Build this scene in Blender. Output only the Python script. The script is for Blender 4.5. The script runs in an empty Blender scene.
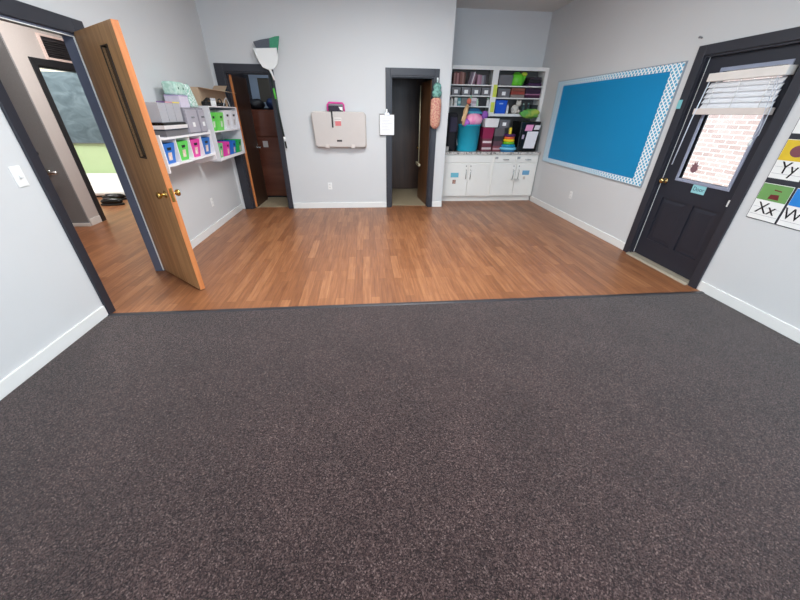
import bpy, bmesh, math, random
from mathutils import Matrix, Vector
random.seed(7)
sc = bpy.context.scene
COL = sc.collection
PI = math.pi

# ------------------------------------------------------------------ materials
def lin(c):
    return tuple((v/12.92 if v <= .04045 else ((v+.055)/1.055)**2.4) for v in [x/255 for x in c])
def newmat(name):
    m = bpy.data.materials.new(name); m.use_nodes = True
    nt = m.node_tree; b = nt.nodes['Principled BSDF']
    return m, nt, b
_mc = {}
def M(c, rough=.55, metal=0, vary=.06, scale=14, bump=0, bscale=200, spec=.4, alpha=1, trans=0, coat=0):
    """plain paint / plastic / fabric with a little procedural variation"""
    key = (c, rough, metal, vary, scale, bump, bscale, spec, alpha, trans, coat)
    if key in _mc: return _mc[key]
    m, nt, b = newmat('surface'); L = nt.links
    tc = nt.nodes.new('ShaderNodeTexCoord')
    n = nt.nodes.new('ShaderNodeTexNoise'); n.inputs['Scale'].default_value = scale; n.inputs['Detail'].default_value = 3
    L.new(tc.outputs['Object'], n.inputs['Vector'])
    mx = nt.nodes.new('ShaderNodeMix'); mx.data_type = 'RGBA'
    l = lin(c)
    mx.inputs[6].default_value = (*[v*(1-vary) for v in l], 1)
    mx.inputs[7].default_value = (*[min(1, v*(1+vary)) for v in l], 1)
    L.new(n.outputs['Fac'], mx.inputs[0]); L.new(mx.outputs[2], b.inputs['Base Color'])
    b.inputs['Roughness'].default_value = rough; b.inputs['Metallic'].default_value = metal
    b.inputs['Specular IOR Level'].default_value = spec
    b.inputs['Alpha'].default_value = alpha
    b.inputs['Transmission Weight'].default_value = trans
    b.inputs['Coat Weight'].default_value = coat
    if bump:
        n2 = nt.nodes.new('ShaderNodeTexNoise'); n2.inputs['Scale'].default_value = bscale; n2.inputs['Detail'].default_value = 2
        L.new(tc.outputs['Object'], n2.inputs['Vector'])
        bp = nt.nodes.new('ShaderNodeBump'); bp.inputs['Strength'].default_value = bump; bp.inputs['Distance'].default_value = .004
        L.new(n2.outputs['Fac'], bp.inputs['Height']); L.new(bp.outputs[0], b.inputs['Normal'])
    _mc[key] = m
    return m
def ramp(nt, stops):
    r = nt.nodes.new('ShaderNodeValToRGB'); e = r.color_ramp.elements
    while len(e) < len(stops): e.new(.5)
    for el, (p, c) in zip(e, stops): el.position = p; el.color = (*lin(c), 1)
    return r
def mapping(nt, scale=(1,1,1), rot=(0,0,0), src='Object'):
    tc = nt.nodes.new('ShaderNodeTexCoord'); mp = nt.nodes.new('ShaderNodeMapping')
    mp.inputs['Scale'].default_value = scale; mp.inputs['Rotation'].default_value = rot
    nt.links.new(tc.outputs[src], mp.inputs['Vector']); return mp
def wood_plank_mat():
    m, nt, b = newmat('plank_floor'); L = nt.links
    mp = mapping(nt, (1,1,1), (0,0,PI/2))
    br = nt.nodes.new('ShaderNodeTexBrick')
    br.inputs['Color1'].default_value = (0,0,0,1); br.inputs['Color2'].default_value = (1,1,1,1); br.inputs['Mortar'].default_value = (.5,.5,.5,1)
    br.inputs['Scale'].default_value = 1; br.inputs['Mortar Size'].default_value = .0012; br.inputs['Mortar Smooth'].default_value = .3
    br.inputs['Brick Width'].default_value = .62; br.inputs['Row Height'].default_value = .083; br.offset = .37; br.squash = 1
    L.new(mp.outputs[0], br.inputs['Vector'])
    mp2 = mapping(nt, (26,1.6,1))
    n = nt.nodes.new('ShaderNodeTexNoise'); n.inputs['Scale'].default_value = 1.6; n.inputs['Detail'].default_value = 6; n.inputs['Distortion'].default_value = .6
    L.new(mp2.outputs[0], n.inputs['Vector'])
    mix = nt.nodes.new('ShaderNodeMath'); mix.operation = 'MULTIPLY_ADD'; mix.inputs[1].default_value = .26
    L.new(br.outputs['Color'], mix.inputs[0])
    mm = nt.nodes.new('ShaderNodeMath'); mm.operation = 'MULTIPLY'; mm.inputs[1].default_value = .72
    L.new(n.outputs['Fac'], mm.inputs[0]); L.new(mm.outputs[0], mix.inputs[2])
    r = ramp(nt, [(.2,(114,70,44)), (.5,(146,95,62)), (.8,(178,124,84))])
    L.new(mix.outputs[0], r.inputs[0])
    dk = nt.nodes.new('ShaderNodeMix'); dk.data_type = 'RGBA'; dk.inputs[7].default_value = (*lin((78,42,26)),1)
    ml = nt.nodes.new('ShaderNodeMath'); ml.operation = 'MULTIPLY'; ml.inputs[1].default_value = .6
    L.new(br.outputs['Fac'], ml.inputs[0]); L.new(ml.outputs[0], dk.inputs[0]); L.new(r.outputs[0], dk.inputs[6])
    L.new(dk.outputs[2], b.inputs['Base Color'])
    b.inputs['Roughness'].default_value = .36; b.inputs['Specular IOR Level'].default_value = .5
    bp = nt.nodes.new('ShaderNodeBump'); bp.inputs['Strength'].default_value = .12; bp.inputs['Distance'].default_value = .002
    L.new(n.outputs['Fac'], bp.inputs['Height']); L.new(bp.outputs[0], b.inputs['Normal'])
    return m
def carpet_mat():
    m, nt, b = newmat('carpet'); L = nt.links
    mp = mapping(nt)
    v = nt.nodes.new('ShaderNodeTexVoronoi'); v.inputs['Scale'].default_value = 210
    L.new(mp.outputs[0], v.inputs['Vector'])
    n = nt.nodes.new('ShaderNodeTexNoise'); n.inputs['Scale'].default_value = 130; n.inputs['Detail'].default_value = 4
    L.new(mp.outputs[0], n.inputs['Vector'])
    sep = nt.nodes.new('ShaderNodeSeparateColor'); L.new(v.outputs['Color'], sep.inputs[0])
    ad = nt.nodes.new('ShaderNodeMath'); ad.operation = 'MULTIPLY_ADD'; ad.inputs[1].default_value = .55
    m2 = nt.nodes.new('ShaderNodeMath'); m2.operation = 'MULTIPLY'; m2.inputs[1].default_value = .5
    L.new(sep.outputs[0], ad.inputs[0]); L.new(n.outputs['Fac'], m2.inputs[0]); L.new(m2.outputs[0], ad.inputs[2])
    r = ramp(nt, [(.15,(14,7,8)), (.48,(46,32,32)), (.74,(79,62,59)), (.92,(128,110,106))])
    L.new(ad.outputs[0], r.inputs[0])
    # broad wear blotches
    n3 = nt.nodes.new('ShaderNodeTexNoise'); n3.inputs['Scale'].default_value = 3; n3.inputs['Detail'].default_value = 3
    L.new(mp.outputs[0], n3.inputs['Vector'])
    w = nt.nodes.new('ShaderNodeMix'); w.data_type = 'RGBA'; w.blend_type = 'MULTIPLY'; w.inputs[0].default_value = 1
    rr = ramp(nt, [(.3,(222,222,222)), (.7,(255,255,255))]); L.new(n3.outputs['Fac'], rr.inputs[0])
    L.new(r.outputs[0], w.inputs[6]); L.new(rr.outputs[0], w.inputs[7])
    L.new(w.outputs[2], b.inputs['Base Color'])
    b.inputs['Roughness'].default_value = .95; b.inputs['Specular IOR Level'].default_value = .15
    b.inputs['Sheen Weight'].default_value = .25; b.inputs['Sheen Roughness'].default_value = .5
    bp = nt.nodes.new('ShaderNodeBump'); bp.inputs['Strength'].default_value = .6; bp.inputs['Distance'].default_value = .006
    L.new(ad.outputs[0], bp.inputs['Height']); L.new(bp.outputs[0], b.inputs['Normal'])
    return m
def grain_mat(c1, c2, rough=.4, axis='Z', scale=22):
    m, nt, b = newmat('grained_wood'); L = nt.links
    s = {'Z':(scale,scale,1.2), 'X':(1.2,scale,scale), 'Y':(scale,1.2,scale)}[axis]
    mp = mapping(nt, s)
    n = nt.nodes.new('ShaderNodeTexNoise'); n.inputs['Scale'].default_value = 1; n.inputs['Detail'].default_value = 6; n.inputs['Distortion'].default_value = .8
    L.new(mp.outputs[0], n.inputs['Vector'])
    r = ramp(nt, [(.3,c1), (.7,c2)]); L.new(n.outputs['Fac'], r.inputs[0]); L.new(r.outputs[0], b.inputs['Base Color'])
    b.inputs['Roughness'].default_value = rough
    return m
def granite_mat():
    m, nt, b = newmat('granite'); L = nt.links; mp = mapping(nt)
    n = nt.nodes.new('ShaderNodeTexNoise'); n.inputs['Scale'].default_value = 38; n.inputs['Detail'].default_value = 6
    L.new(mp.outputs[0], n.inputs['Vector'])
    r = ramp(nt, [(.34,(90,84,82)), (.46,(176,170,166)), (.6,(214,208,202)), (.72,(140,130,124))])
    L.new(n.outputs['Fac'], r.inputs[0]); L.new(r.outputs[0], b.inputs['Base Color']); b.inputs['Roughness'].default_value = .25
    return m
def lattice_mat():
    """white trellis printed on pale blue"""
    m, nt, b = newmat('lattice_paper'); L = nt.links
    mp = mapping(nt, (1,1,1), (PI/4,0,0))
    ch = nt.nodes.new('ShaderNodeSeparateXYZ'); L.new(mp.outputs[0], ch.inputs[0])
    outs = []
    for k in (1,2):
        a = nt.nodes.new('ShaderNodeMath'); a.operation = 'MULTIPLY'; a.inputs[1].default_value = 2*PI/.04
        s = nt.nodes.new('ShaderNodeMath'); s.operation = 'COSINE'
        L.new(ch.outputs[k], a.inputs[0]); L.new(a.outputs[0], s.inputs[0]); outs.append(s)
    mx = nt.nodes.new('ShaderNodeMath'); mx.operation = 'MAXIMUM'
    L.new(outs[0].outputs[0], mx.inputs[0]); L.new(outs[1].outputs[0], mx.inputs[1])
    r = ramp(nt, [(.4,(84,176,214)), (.62,(246,250,252))])
    L.new(mx.outputs[0], r.inputs[0]); L.new(r.outputs[0], b.inputs['Base Color']); b.inputs['Roughness'].default_value = .5
    return m
def pattern_mat(c1, c2, scale=40, kind='voronoi', thr=.5):
    m, nt, b = newmat('patterned'); L = nt.links; mp = mapping(nt)
    n = nt.nodes.new('ShaderNodeTexVoronoi' if kind == 'voronoi' else 'ShaderNodeTexNoise'); n.inputs['Scale'].default_value = scale
    L.new(mp.outputs[0], n.inputs['Vector'])
    r = ramp(nt, [(thr-.08,c1), (thr+.08,c2)]); L.new(n.outputs[0], r.inputs[0]); L.new(r.outputs[0], b.inputs['Base Color'])
    b.inputs['Roughness'].default_value = .6
    return m
def brick_mat():
    m, nt, b = newmat('painted_brick'); L = nt.links
    mp = mapping(nt, (1,1,1), (PI/2,0,PI/2))
    br = nt.nodes.new('ShaderNodeTexBrick'); br.inputs['Scale'].default_value = 1
    br.inputs['Brick Width'].default_value = .21; br.inputs['Row Height'].default_value = .075; br.inputs['Mortar Size'].default_value = .007
    br.inputs['Color1'].default_value = (*lin((176,150,142)),1); br.inputs['Color2'].default_value = (*lin((196,172,164)),1); br.inputs['Mortar'].default_value = (*lin((225,220,215)),1)
    mp.inputs['Rotation'].default_value = (0,0,0)
    sx = nt.nodes.new('ShaderNodeSeparateXYZ'); cx = nt.nodes.new('ShaderNodeCombineXYZ')
    L.new(mp.outputs[0], sx.inputs[0]); L.new(sx.outputs[1], cx.inputs[0]); L.new(sx.outputs[2], cx.inputs[1])
    L.new(cx.outputs[0], br.inputs['Vector']); L.new(br.outputs['Color'], b.inputs['Base Color']); b.inputs['Roughness'].default_value = .9
    return m
def glass_mat(tint=(235,240,242), refl=.06):
    m = bpy.data.materials.new('pane_glass'); m.use_nodes = True; nt = m.node_tree; nt.nodes.clear(); L = nt.links
    o = nt.nodes.new('ShaderNodeOutputMaterial'); t = nt.nodes.new('ShaderNodeBsdfTransparent'); g = nt.nodes.new('ShaderNodeBsdfGlossy'); x = nt.nodes.new('ShaderNodeMixShader')
    t.inputs[0].default_value = (*lin(tint),1); g.inputs['Roughness'].default_value = .03
    x.inputs[0].default_value = refl
    L.new(t.outputs[0], x.inputs[1]); L.new(g.outputs[0], x.inputs[2]); L.new(x.outputs[0], o.inputs[0])
    return m
def emit_mat(c, s):
    m = bpy.data.materials.new('fill_diffuser'); m.use_nodes = True; b = m.node_tree.nodes['Principled BSDF']
    b.inputs['Emission Color'].default_value = (*lin(c),1); b.inputs['Emission Strength'].default_value = s; b.inputs['Base Color'].default_value = (.8,.8,.8,1)
    return m

WALL = M((210,211,212), .75, vary=.025, scale=1.5, bump=.12, bscale=120, spec=.2)
WALL_H = M((196,190,188), .8, vary=.05, scale=60, bump=.5, bscale=90, spec=.2)
GREYDOOR = M((136,136,138), .7, vary=.1, scale=50, bump=.4, bscale=90, spec=.2)
CEIL = M((214,212,208), .85, vary=.03, scale=4, bump=.3, bscale=60)
DARK = M((47,48,56), .38, vary=.05, spec=.45)
DARKD = M((38,40,50), .42, vary=.05, spec=.45)
NAVY = M((98,103,120), .42, vary=.05)
WHITE = M((232,232,230), .42, vary=.02)
WHITEP = M((240,240,238), .5, vary=.015)
OAK = grain_mat((164,120,78), (202,156,108), .38)
OAKEDGE = grain_mat((190,112,62), (212,138,84), .42)
WALNUT = grain_mat((44,26,18), (66,42,28), .4)
WALNUTG = grain_mat((92,50,38), (116,68,52), .22, 'X', 8)
BROWND = grain_mat((88,58,36), (118,80,50), .45)
CHROME = M((200,200,200), .25, 1, .02)
BRASS = M((196,158,88), .25, 1, .04)
BLACK = M((22,22,24), .5, vary=.05)
BLACKG = M((16,16,18), .25, vary=.03)
PAPER = M((240,240,240), .8, vary=.01)
GLASS = glass_mat()
CLEAR = M((215,215,220), .3, vary=.03, alpha=.45, spec=.5)
CLEARD = M((120,118,122), .3, vary=.05, alpha=.75, spec=.5)
FROST = M((236,234,238), .35, vary=.02, alpha=.82, spec=.5)

# ------------------------------------------------------------------ mesh helpers
class MB:
    def __init__(s): s.bm = bmesh.new()
    def _add(s, verts, faces, smooth=False, mi=0):
        vs = [s.bm.verts.new(v) for v in verts]
        for f in faces:
            try:
                fc = s.bm.faces.new([vs[i] for i in f]); fc.smooth = smooth; fc.material_index = mi
            except ValueError: pass
        return vs
    def box(s, lo, hi, mi=0, mat=None):
        x0,y0,z0 = lo; x1,y1,z1 = hi
        v = [(x0,y0,z0),(x1,y0,z0),(x1,y1,z0),(x0,y1,z0),(x0,y0,z1),(x1,y0,z1),(x1,y1,z1),(x0,y1,z1)]
        if mat: v = [mat @ Vector(p) for p in v]
        s._add(v, [(3,2,1,0),(4,5,6,7),(0,1,5,4),(1,2,6,5),(2,3,7,6),(3,0,4,7)], mi=mi); return s
    def taper(s, lo, hi, t, mi=0, wall=None):
        """box whose bottom is scaled by t in x,y; wall: open-topped tub of that thickness"""
        x0,y0,z0 = lo; x1,y1,z1 = hi; cx,cy = (x0+x1)/2,(y0+y1)/2
        b = lambda x,y: (cx+(x-cx)*t, cy+(y-cy)*t)
        bot = [b(x0,y0),b(x1,y0),b(x1,y1),b(x0,y1)]; top = [(x0,y0),(x1,y0),(x1,y1),(x0,y1)]
        v = [(*p,z0) for p in bot]+[(*p,z1) for p in top]
        f = [(3,2,1,0),(0,1,5,4),(1,2,6,5),(2,3,7,6),(3,0,4,7)]
        if wall:
            w = wall; v += [(x0+w,y0+w,z1),(x1-w,y0+w,z1),(x1-w,y1-w,z1),(x0+w,y1-w,z1)]
            sg = lambda a,c: a+w*(1 if a < c else -1)
            v += [(sg(p[0],cx),sg(p[1],cy),z0+w) for p in bot]
            f += [(4,5,9,8),(5,6,10,9),(6,7,11,10),(7,4,8,11),(8,9,13,12),(9,10,14,13),(10,11,15,14),(11,8,12,15),(12,13,14,15)]
        else: f.append((4,5,6,7))
        s._add(v, f, mi=mi); return s
    def prism(s, pts, axis, a, b, mi=0):
        """extrude a 2-D outline along axis from a to b"""
        n = len(pts)
        def P(p, t): return {0:(t,p[0],p[1]), 1:(p[0],t,p[1]), 2:(p[0],p[1],t)}[axis]
        v = [P(p,a) for p in pts]+[P(p,b) for p in pts]
        f = [tuple(range(n-1,-1,-1)), tuple(range(n,2*n))]+[(i,(i+1)%n,n+(i+1)%n,n+i) for i in range(n)]
        s._add(v, f, mi=mi); return s
    def tube(s, pts, r, seg=10, mi=0, caps=True, closed=False):
        pts = [Vector(p) for p in pts]; n = len(pts); rings = []
        rr = r if isinstance(r, (list,tuple)) else [r]*n
        up = None
        for i in range(n):
            if closed: t = pts[(i+1)%n]-pts[i-1]
            else: t = pts[min(i+1,n-1)]-pts[max(i-1,0)]
            t.normalize()
            if up is None: up = t.orthogonal().normalized()
            else:
                up = (up-t*up.dot(t))
                up = up.normalized() if up.length > 1e-6 else t.orthogonal().normalized()
            w = t.cross(up)
            rings.append([s.bm.verts.new(pts[i]+(up*math.cos(2*PI*k/seg)+w*math.sin(2*PI*k/seg))*rr[i]) for k in range(seg)])
        m = n if closed else n-1
        for i in range(m):
            A,B = rings[i], rings[(i+1)%n]
            for k in range(seg):
                f = s.bm.faces.new([A[k],A[(k+1)%seg],B[(k+1)%seg],B[k]]); f.smooth = True; f.material_index = mi
        if caps and not closed:
            for R_ in (list(reversed(rings[0])), rings[-1]):
                f = s.bm.faces.new(R_); f.material_index = mi
        return s
    def lathe(s, prof, c=(0,0,0), seg=28, axis=2, mi=0, sx=1, sy=1):
        """prof: list of (r, h)"""
        rings = []
        for r,h in prof:
            if r < 1e-5: rings.append([s.bm.verts.new(s._ax((0,0,h),c,axis))])
            else: rings.append([s.bm.verts.new(s._ax((r*sx*math.cos(2*PI*k/seg), r*sy*math.sin(2*PI*k/seg), h),c,axis)) for k in range(seg)])
        for A,B in zip(rings, rings[1:]):
            for k in range(seg):
                q = [A[k%len(A)],A[(k+1)%len(A)],B[(k+1)%len(B)],B[k%len(B)]]
                u = []
                for v in q:
                    if v not in u: u.append(v)
                if len(u) > 2:
                    f = s.bm.faces.new(u); f.smooth = True; f.material_index = mi
        for R_,rev in ((rings[0],True),(rings[-1],False)):
            if len(R_) > 1:
                f = s.bm.faces.new(list(reversed(R_)) if rev else R_); f.material_index = mi
        return s
    def _ax(s, p, c, axis):
        x,y,z = p
        q = {2:(x,y,z), 0:(z,x,y), 1:(x,z,-y)}[axis]
        return (q[0]+c[0], q[1]+c[1], q[2]+c[2])
    def cyl(s, c, r, h, axis=2, seg=24, mi=0): return s.lathe([(r,0),(r,h)], c, seg, axis, mi)
    def ball(s, c, rx, ry=None, rz=None, seg=20, mi=0, rot=None, lump=0):
        ry = ry or rx; rz = rz or rx; n = 12; rings = []
        for i in range(n+1):
            th = PI*i/n
            if i in (0,n): pts = [(0,0,-math.cos(th))]
            else: pts = [(math.sin(th)*math.cos(2*PI*k/seg), math.sin(th)*math.sin(2*PI*k/seg), -math.cos(th)) for k in range(seg)]
            ring = []
            for p in pts:
                k = 1+lump*math.sin(5*p[0]+3*p[2])*math.cos(4*p[1]-2*p[2])
                v = Vector((p[0]*rx*k,p[1]*ry*k,p[2]*rz*k))
                if rot: v = rot @ v
                ring.append(s.bm.verts.new(v+Vector(c)))
            rings.append(ring)
        for A,B in zip(rings, rings[1:]):
            for k in range(seg):
                q = [A[k%len(A)],A[(k+1)%len(A)],B[(k+1)%len(B)],B[k%len(B)]]
                u = []
                for v in q:
                    if v not in u: u.append(v)
                if len(u) > 2:
                    f = s.bm.faces.new(u); f.smooth = True; f.material_index = mi
        return s
    def xf(s, m):
        for v in s.bm.verts: v.co = m @ v.co
        return s
WM = {}
def root_of(o):
    while o.parent: o = o.parent
    return o
def obj(name, mb, mat, parent=None, bevel=0, seg=2, loc=None, subsurf=0, local=False):
    """ONE mesh object. Vertices come in room coordinates unless local."""
    me = bpy.data.meshes.new(name); bmesh.ops.recalc_face_normals(mb.bm, faces=mb.bm.faces)
    if parent is not None:
        if not local:
            inv = WM[root_of(parent)].inverted()
            for v in mb.bm.verts: v.co = inv @ v.co
    elif loc is not None and not local:
        for v in mb.bm.verts: v.co -= Vector(loc)
    mb.bm.to_mesh(me); mb.bm.free()
    for m in (mat if isinstance(mat, (list,tuple)) else [mat]): me.materials.append(m)
    o = bpy.data.objects.new(name, me); COL.objects.link(o)
    if parent is not None: o.parent = parent
    else:
        if loc is not None: o.location = loc
        WM[o] = Matrix.Translation(Vector(loc or (0,0,0)))
    if bevel:
        b = o.modifiers.new('bevel','BEVEL'); b.width = bevel; b.segments = seg; b.limit_method = 'ANGLE'; b.angle_limit = math.radians(40)
    if subsurf:
        u = o.modifiers.new('subsurf','SUBSURF'); u.levels = u.render_levels = subsurf
        for p in me.polygons: p.use_smooth = True
    return o
def thing(name, label, cat, loc=(0,0,0), rotz=0, group=None):
    o = bpy.data.objects.new(name, None); COL.objects.link(o); o.empty_display_size = .05
    o.location = loc; o.rotation_euler = (0,0,rotz)
    WM[o] = Matrix.Translation(Vector(loc)) @ Matrix.Rotation(rotz,4,'Z')
    return tag(o, label, cat, group)
def tag(o, label, cat, group=None):
    o['label'] = label; o['category'] = cat
    if group: o['group'] = group
    return o
def struct(name, mb, mat, parent=None, bevel=0, **k):
    o = obj(name, mb, mat, parent, bevel, **k)
    if parent is None: o['kind'] = 'structure'
    return o
def dup(root, loc, label=None):
    """copy a thing with its parts and sub-parts"""
    r = root.copy(); COL.objects.link(r); r.location = loc
    if label: r['label'] = label
    WM[r] = Matrix.Translation(Vector(loc)) @ Matrix.Rotation(root.rotation_euler.z,4,'Z')
    for ch in list(root.children):
        c = ch.copy(); COL.objects.link(c); c.parent = r
        for g in ch.children:
            d = g.copy(); COL.objects.link(d); d.parent = c
    return r
def text_mesh(name, txt, size, mat, parent, matrix, depth=.0006):
    cu = bpy.data.curves.new(name,'FONT'); cu.body = txt; cu.size = size; cu.extrude = depth; cu.align_x = 'CENTER'; cu.align_y = 'CENTER'
    t = bpy.data.objects.new(name, cu); COL.objects.link(t)
    dg = bpy.context.evaluated_depsgraph_get(); me = bpy.data.meshes.new_from_object(t.evaluated_get(dg))
    bpy.data.objects.remove(t); bpy.data.curves.remove(cu)
    me.name = name; me.transform(WM[root_of(parent)].inverted() @ matrix)
    me.materials.clear(); me.materials.append(mat)
    o = bpy.data.objects.new(name, me); COL.objects.link(o); o.parent = parent
    return o

# ------------------------------------------------------------------ room numbers (metres)
A, B, D = 2.245, 3.321, 6.101       # left wall x=-A, right wall x=B, back wall y=D
TY = 2.552                          # carpet / plank joint
H = 3.08                            # ceiling
RY = -2.6                           # wall behind the camera
XE = 1.381                          # end of the back wall, start of the cabinet alcove
AY = 7.1                            # back of the alcove
T = .12

# ------------------------------------------------------------------ shell
mb = MB().box((-7.2,TY,-.08),(B+.05,8.6,0)); struct('floor', mb, wood_plank_mat())
mb = MB().box((-A,RY,-.08),(B,TY,.004)); struct('floor_carpet', mb, carpet_mat())
mb = MB().box((-7.2,-.2,-.08),(-A,TY,0)); struct('floor_hall', mb, M((112,74,50),.4))
mb = MB().box((-2.3,D+.1,0),(-1.2,7.9,.004)).box((.3,D+.1,0),(1.3,7.9,.004)); struct('floor_closet', mb, M((158,142,116),.8,vary=.12,scale=30))
mb = MB().box((-7.3,RY-.1,H),(B+.2,8.7,H+.1)); struct('ceiling', mb, CEIL)

# left wall with the doorway
LY0, LY1, LZ = 2.63, 3.47, 2.03
mb = MB()
TL = .085
mb.box((-A-TL,RY,0),(-A,LY0,H)).box((-A-TL,LY1,0),(-A,D,H)).box((-A-TL,LY0,LZ),(-A,LY1,H))
struct('wall_left', mb, WALL)
# back wall with two closet openings
CZ = 2.035
c0,c1,c2,c3 = -2.065,-1.413,.42,1.125
mb = MB()
mb.box((-A-T,D,0),(c0,D+T,H)).box((c1,D,0),(c2,D+T,H)).box((c3,D,0),(XE,D+T,H)).box((c0,D,CZ),(c1,D+T,H)).box((c2,D,CZ),(c3,D+T,H))
struct('wall_back', mb, WALL)
mb = MB().box((XE-T,D+T,0),(XE,AY+T,H)); struct('wall_alcove_side', mb, WALL)
mb = MB().box((XE,AY,0),(B,AY+T,H)); struct('wall_alcove', mb, WALL)
# right wall with the outside door opening
RY0, RY1, RZ = 2.72, 3.615, 2.045
mb = MB()
mb.box((B,RY,0),(B+T,RY0,H)).box((B,RY1,0),(B+T,AY+T,H)).box((B,RY0,RZ),(B+T,RY1,H))
struct('wall_right', mb, WALL)
# rear wall, behind the camera, with three daylight windows
mb = MB(); WX = [(-1.75,-.45),(-.1,1.2),(1.55,2.85)]; wz0, wz1 = .85, 2.45
xs = [-A-T]+[v for p in WX for v in p]+[B+T]
for i in range(0, len(xs), 2): mb.box((xs[i],RY-T,0),(xs[i+1],RY,H))
for x0,x1 in WX: mb.box((x0,RY-T,0),(x1,RY,wz0)).box((x0,RY-T,wz1),(x1,RY,H))
struct('wall_rear', mb, WALL)
for i,(x0,x1) in enumerate(WX):
    mb = MB()
    for (a,b) in (((x0,wz0),(x1,wz0+.05)),((x0,wz1-.05),(x1,wz1)),((x0,wz0+.05),(x0+.05,wz1-.05)),((x1-.05,wz0+.05),(x1,wz1-.05)),((x0+.05,1.62),(x1-.05,1.66))):
        mb.box((a[0],RY-.09,a[1]),(b[0],RY-.03,b[1]))
    w = struct('window_%d' % (i+1), mb, WHITE)
    obj('glass_pane', MB().box((x0+.05,RY-.065,wz0+.05),(x1-.05,RY-.06,wz1-.05)), GLASS, w)
# closets
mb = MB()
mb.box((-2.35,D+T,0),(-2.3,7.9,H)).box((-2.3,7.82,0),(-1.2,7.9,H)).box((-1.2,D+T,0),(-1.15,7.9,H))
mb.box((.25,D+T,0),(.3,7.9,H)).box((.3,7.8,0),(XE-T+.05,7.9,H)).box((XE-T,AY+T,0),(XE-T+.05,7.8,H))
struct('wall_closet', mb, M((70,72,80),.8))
struct('trim_7', MB().box((.3,7.78,0),(XE-T,7.8,2.2)), WALNUT)
# hall and the far room
mb = MB(); HX = -4.15; HD0, HD1, HZ = 5.5, 6.4, 2.0
mb.box((HX-T,5.2,0),(HX,HD0,H)).box((HX-T,HD1,0),(HX,8.5,H)).box((HX-T,HD0,HZ),(HX,HD1,H))
struct('wall_hall', mb, WALL_H)
struct('wall_hall_end', MB().box((HX,8.4,0),(-A-T,8.5,H)).box((-7.2,-.3,0),(-A-T,-.2,H)).box((-A-T-.02,D+T,0),(-A-T,8.4,H)), WALL_H)
struct('wall_hall_side', MB().box((-7.2,5.2,0),(HX-T,5.28,H)), WALL_H)
struct('wall_hall_outer', MB().box((-7.3,-.3,0),(-7.2,8.5,H)), WALL_H)
FY = 8.0
struct('wall_far', MB().box((-7.2,FY,0),(HX-T,FY+.1,H)), M((232,230,214),.8,vary=.02))
struct('trim_8', MB().box((-7.2,FY-.012,.0),(HX-T,FY,.91)), M((206,232,184),.7,vary=.04,scale=3))
# baseboards
BZ = .1
def bboard(name, lo, hi): struct(name, MB().box(lo,hi), WHITE, bevel=.005)
bboard('baseboard_left', (-A,RY,.004),(-A+.015,2.55,BZ)); bboard('baseboard_left', (-A,3.62,0),(-A+.015,D-.001,BZ))
bboard('baseboard_back', (-1.34,D-.015,0),(.343,D,BZ)); bboard('baseboard_back', (1.2,D-.015,0),(XE,D,BZ))
bboard('baseboard_right', (B-.015,RY,.004),(B,2.615,BZ)); bboard('baseboard_right', (B-.015,3.715,0),(B,6.5,BZ))
bboard('baseboard_hall', (HX,5.2,0),(HX+.015,HD0-.09,BZ)); bboard('baseboard_hall', (-6.0,5.165,0),(HX+.015,5.18,.05))
# transition strip
struct('trim_1', MB().prism([(TY-.022,.004),(TY-.014,.012),(TY+.012,.012),(TY+.024,.001),(TY+.024,0),(TY-.022,0)],0,-A+.0,B-.0), M((52,50,54),.3,vary=.05,spec=.7))
# casings
def casing_x(name, x0, x1, w0, w1, z, zt):        # on the back wall
    mb = MB()
    mb.box((x0-w0,D-.02,0),(x0,D,zt)).box((x1,D-.02,0),(x1+w1,D,zt)).box((x0,D-.02,z),(x1,D,zt))
    o = struct(name, mb, DARK, bevel=.003)
    jm = MB().box((x0,D-.005,0),(x0+.018,D+T,z)).box((x1-.018,D-.005,0),(x1,D+T,z)).box((x0+.018,D-.005,z-.018),(x1-.018,D+T,z))
    jm.box((x0+.018,D+.05,0),(x0+.03,D+.085,z-.018)).box((x1-.03,D+.05,0),(x1-.018,D+.085,z-.018)).box((x0+.03,D+.05,z-.03),(x1-.03,D+.085,z-.018))
    obj('jamb', jm, DARK, o)
    return o
casing_x('trim_2', c0, c1, .12, .07, CZ, 2.13)
casing_x('trim_3', c2, c3, .076, .071, CZ, 2.13)
def casing_y(name, X, s, y0, y1, w0, w1, z, zt, jm_mat, strip):
    mb = MB(); xa,xb = sorted((X, X+s*.02))
    mb.box((xa,y0-w0,0),(xb,y0,zt)).box((xa,y1,0),(xb,y1+w1,zt)).box((xa,y0,z),(xb,y1,zt))
    o = struct(name, mb, DARK, bevel=.003)
    xa,xb = sorted((X+s*.003, X-s*(TL if s > 0 else T)))
    obj('jamb', MB().box((xa,y0,0),(xb,y0+.016,z)).box((xa,y1-.016,0),(xb,y1,z)).box((xa,y0+.016,z-.016),(xb,y1-.016,z)), jm_mat, o)
    if strip:
        xa,xb = sorted((X+s*.006, X-s*.004))
        obj('weather_strip', MB().box((xa,y1-.022,.01),(xb,y1-.016,z-.016)).box((xa,y0+.016,z-.022),(xb,y1-.022,z-.016)), WHITEP, o)
    return o
casing_y('trim_4', -A, 1, LY0, LY1, .075, .12, LZ, 2.13, NAVY, True)
casing_y('trim_5', B, -1, RY0, RY1, .085, .095, RZ, 2.13, DARK, False)
mb = MB()
mb.box((HX,HD0-.08,0),(HX+.02,HD0,HZ+.08)).box((HX,HD1,0),(HX+.02,HD1+.08,HZ+.08)).box((HX,HD0,HZ),(HX+.02,HD1,HZ+.08))
o = struct('trim_6', mb, M((40,42,46),.45), bevel=.003)
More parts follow.
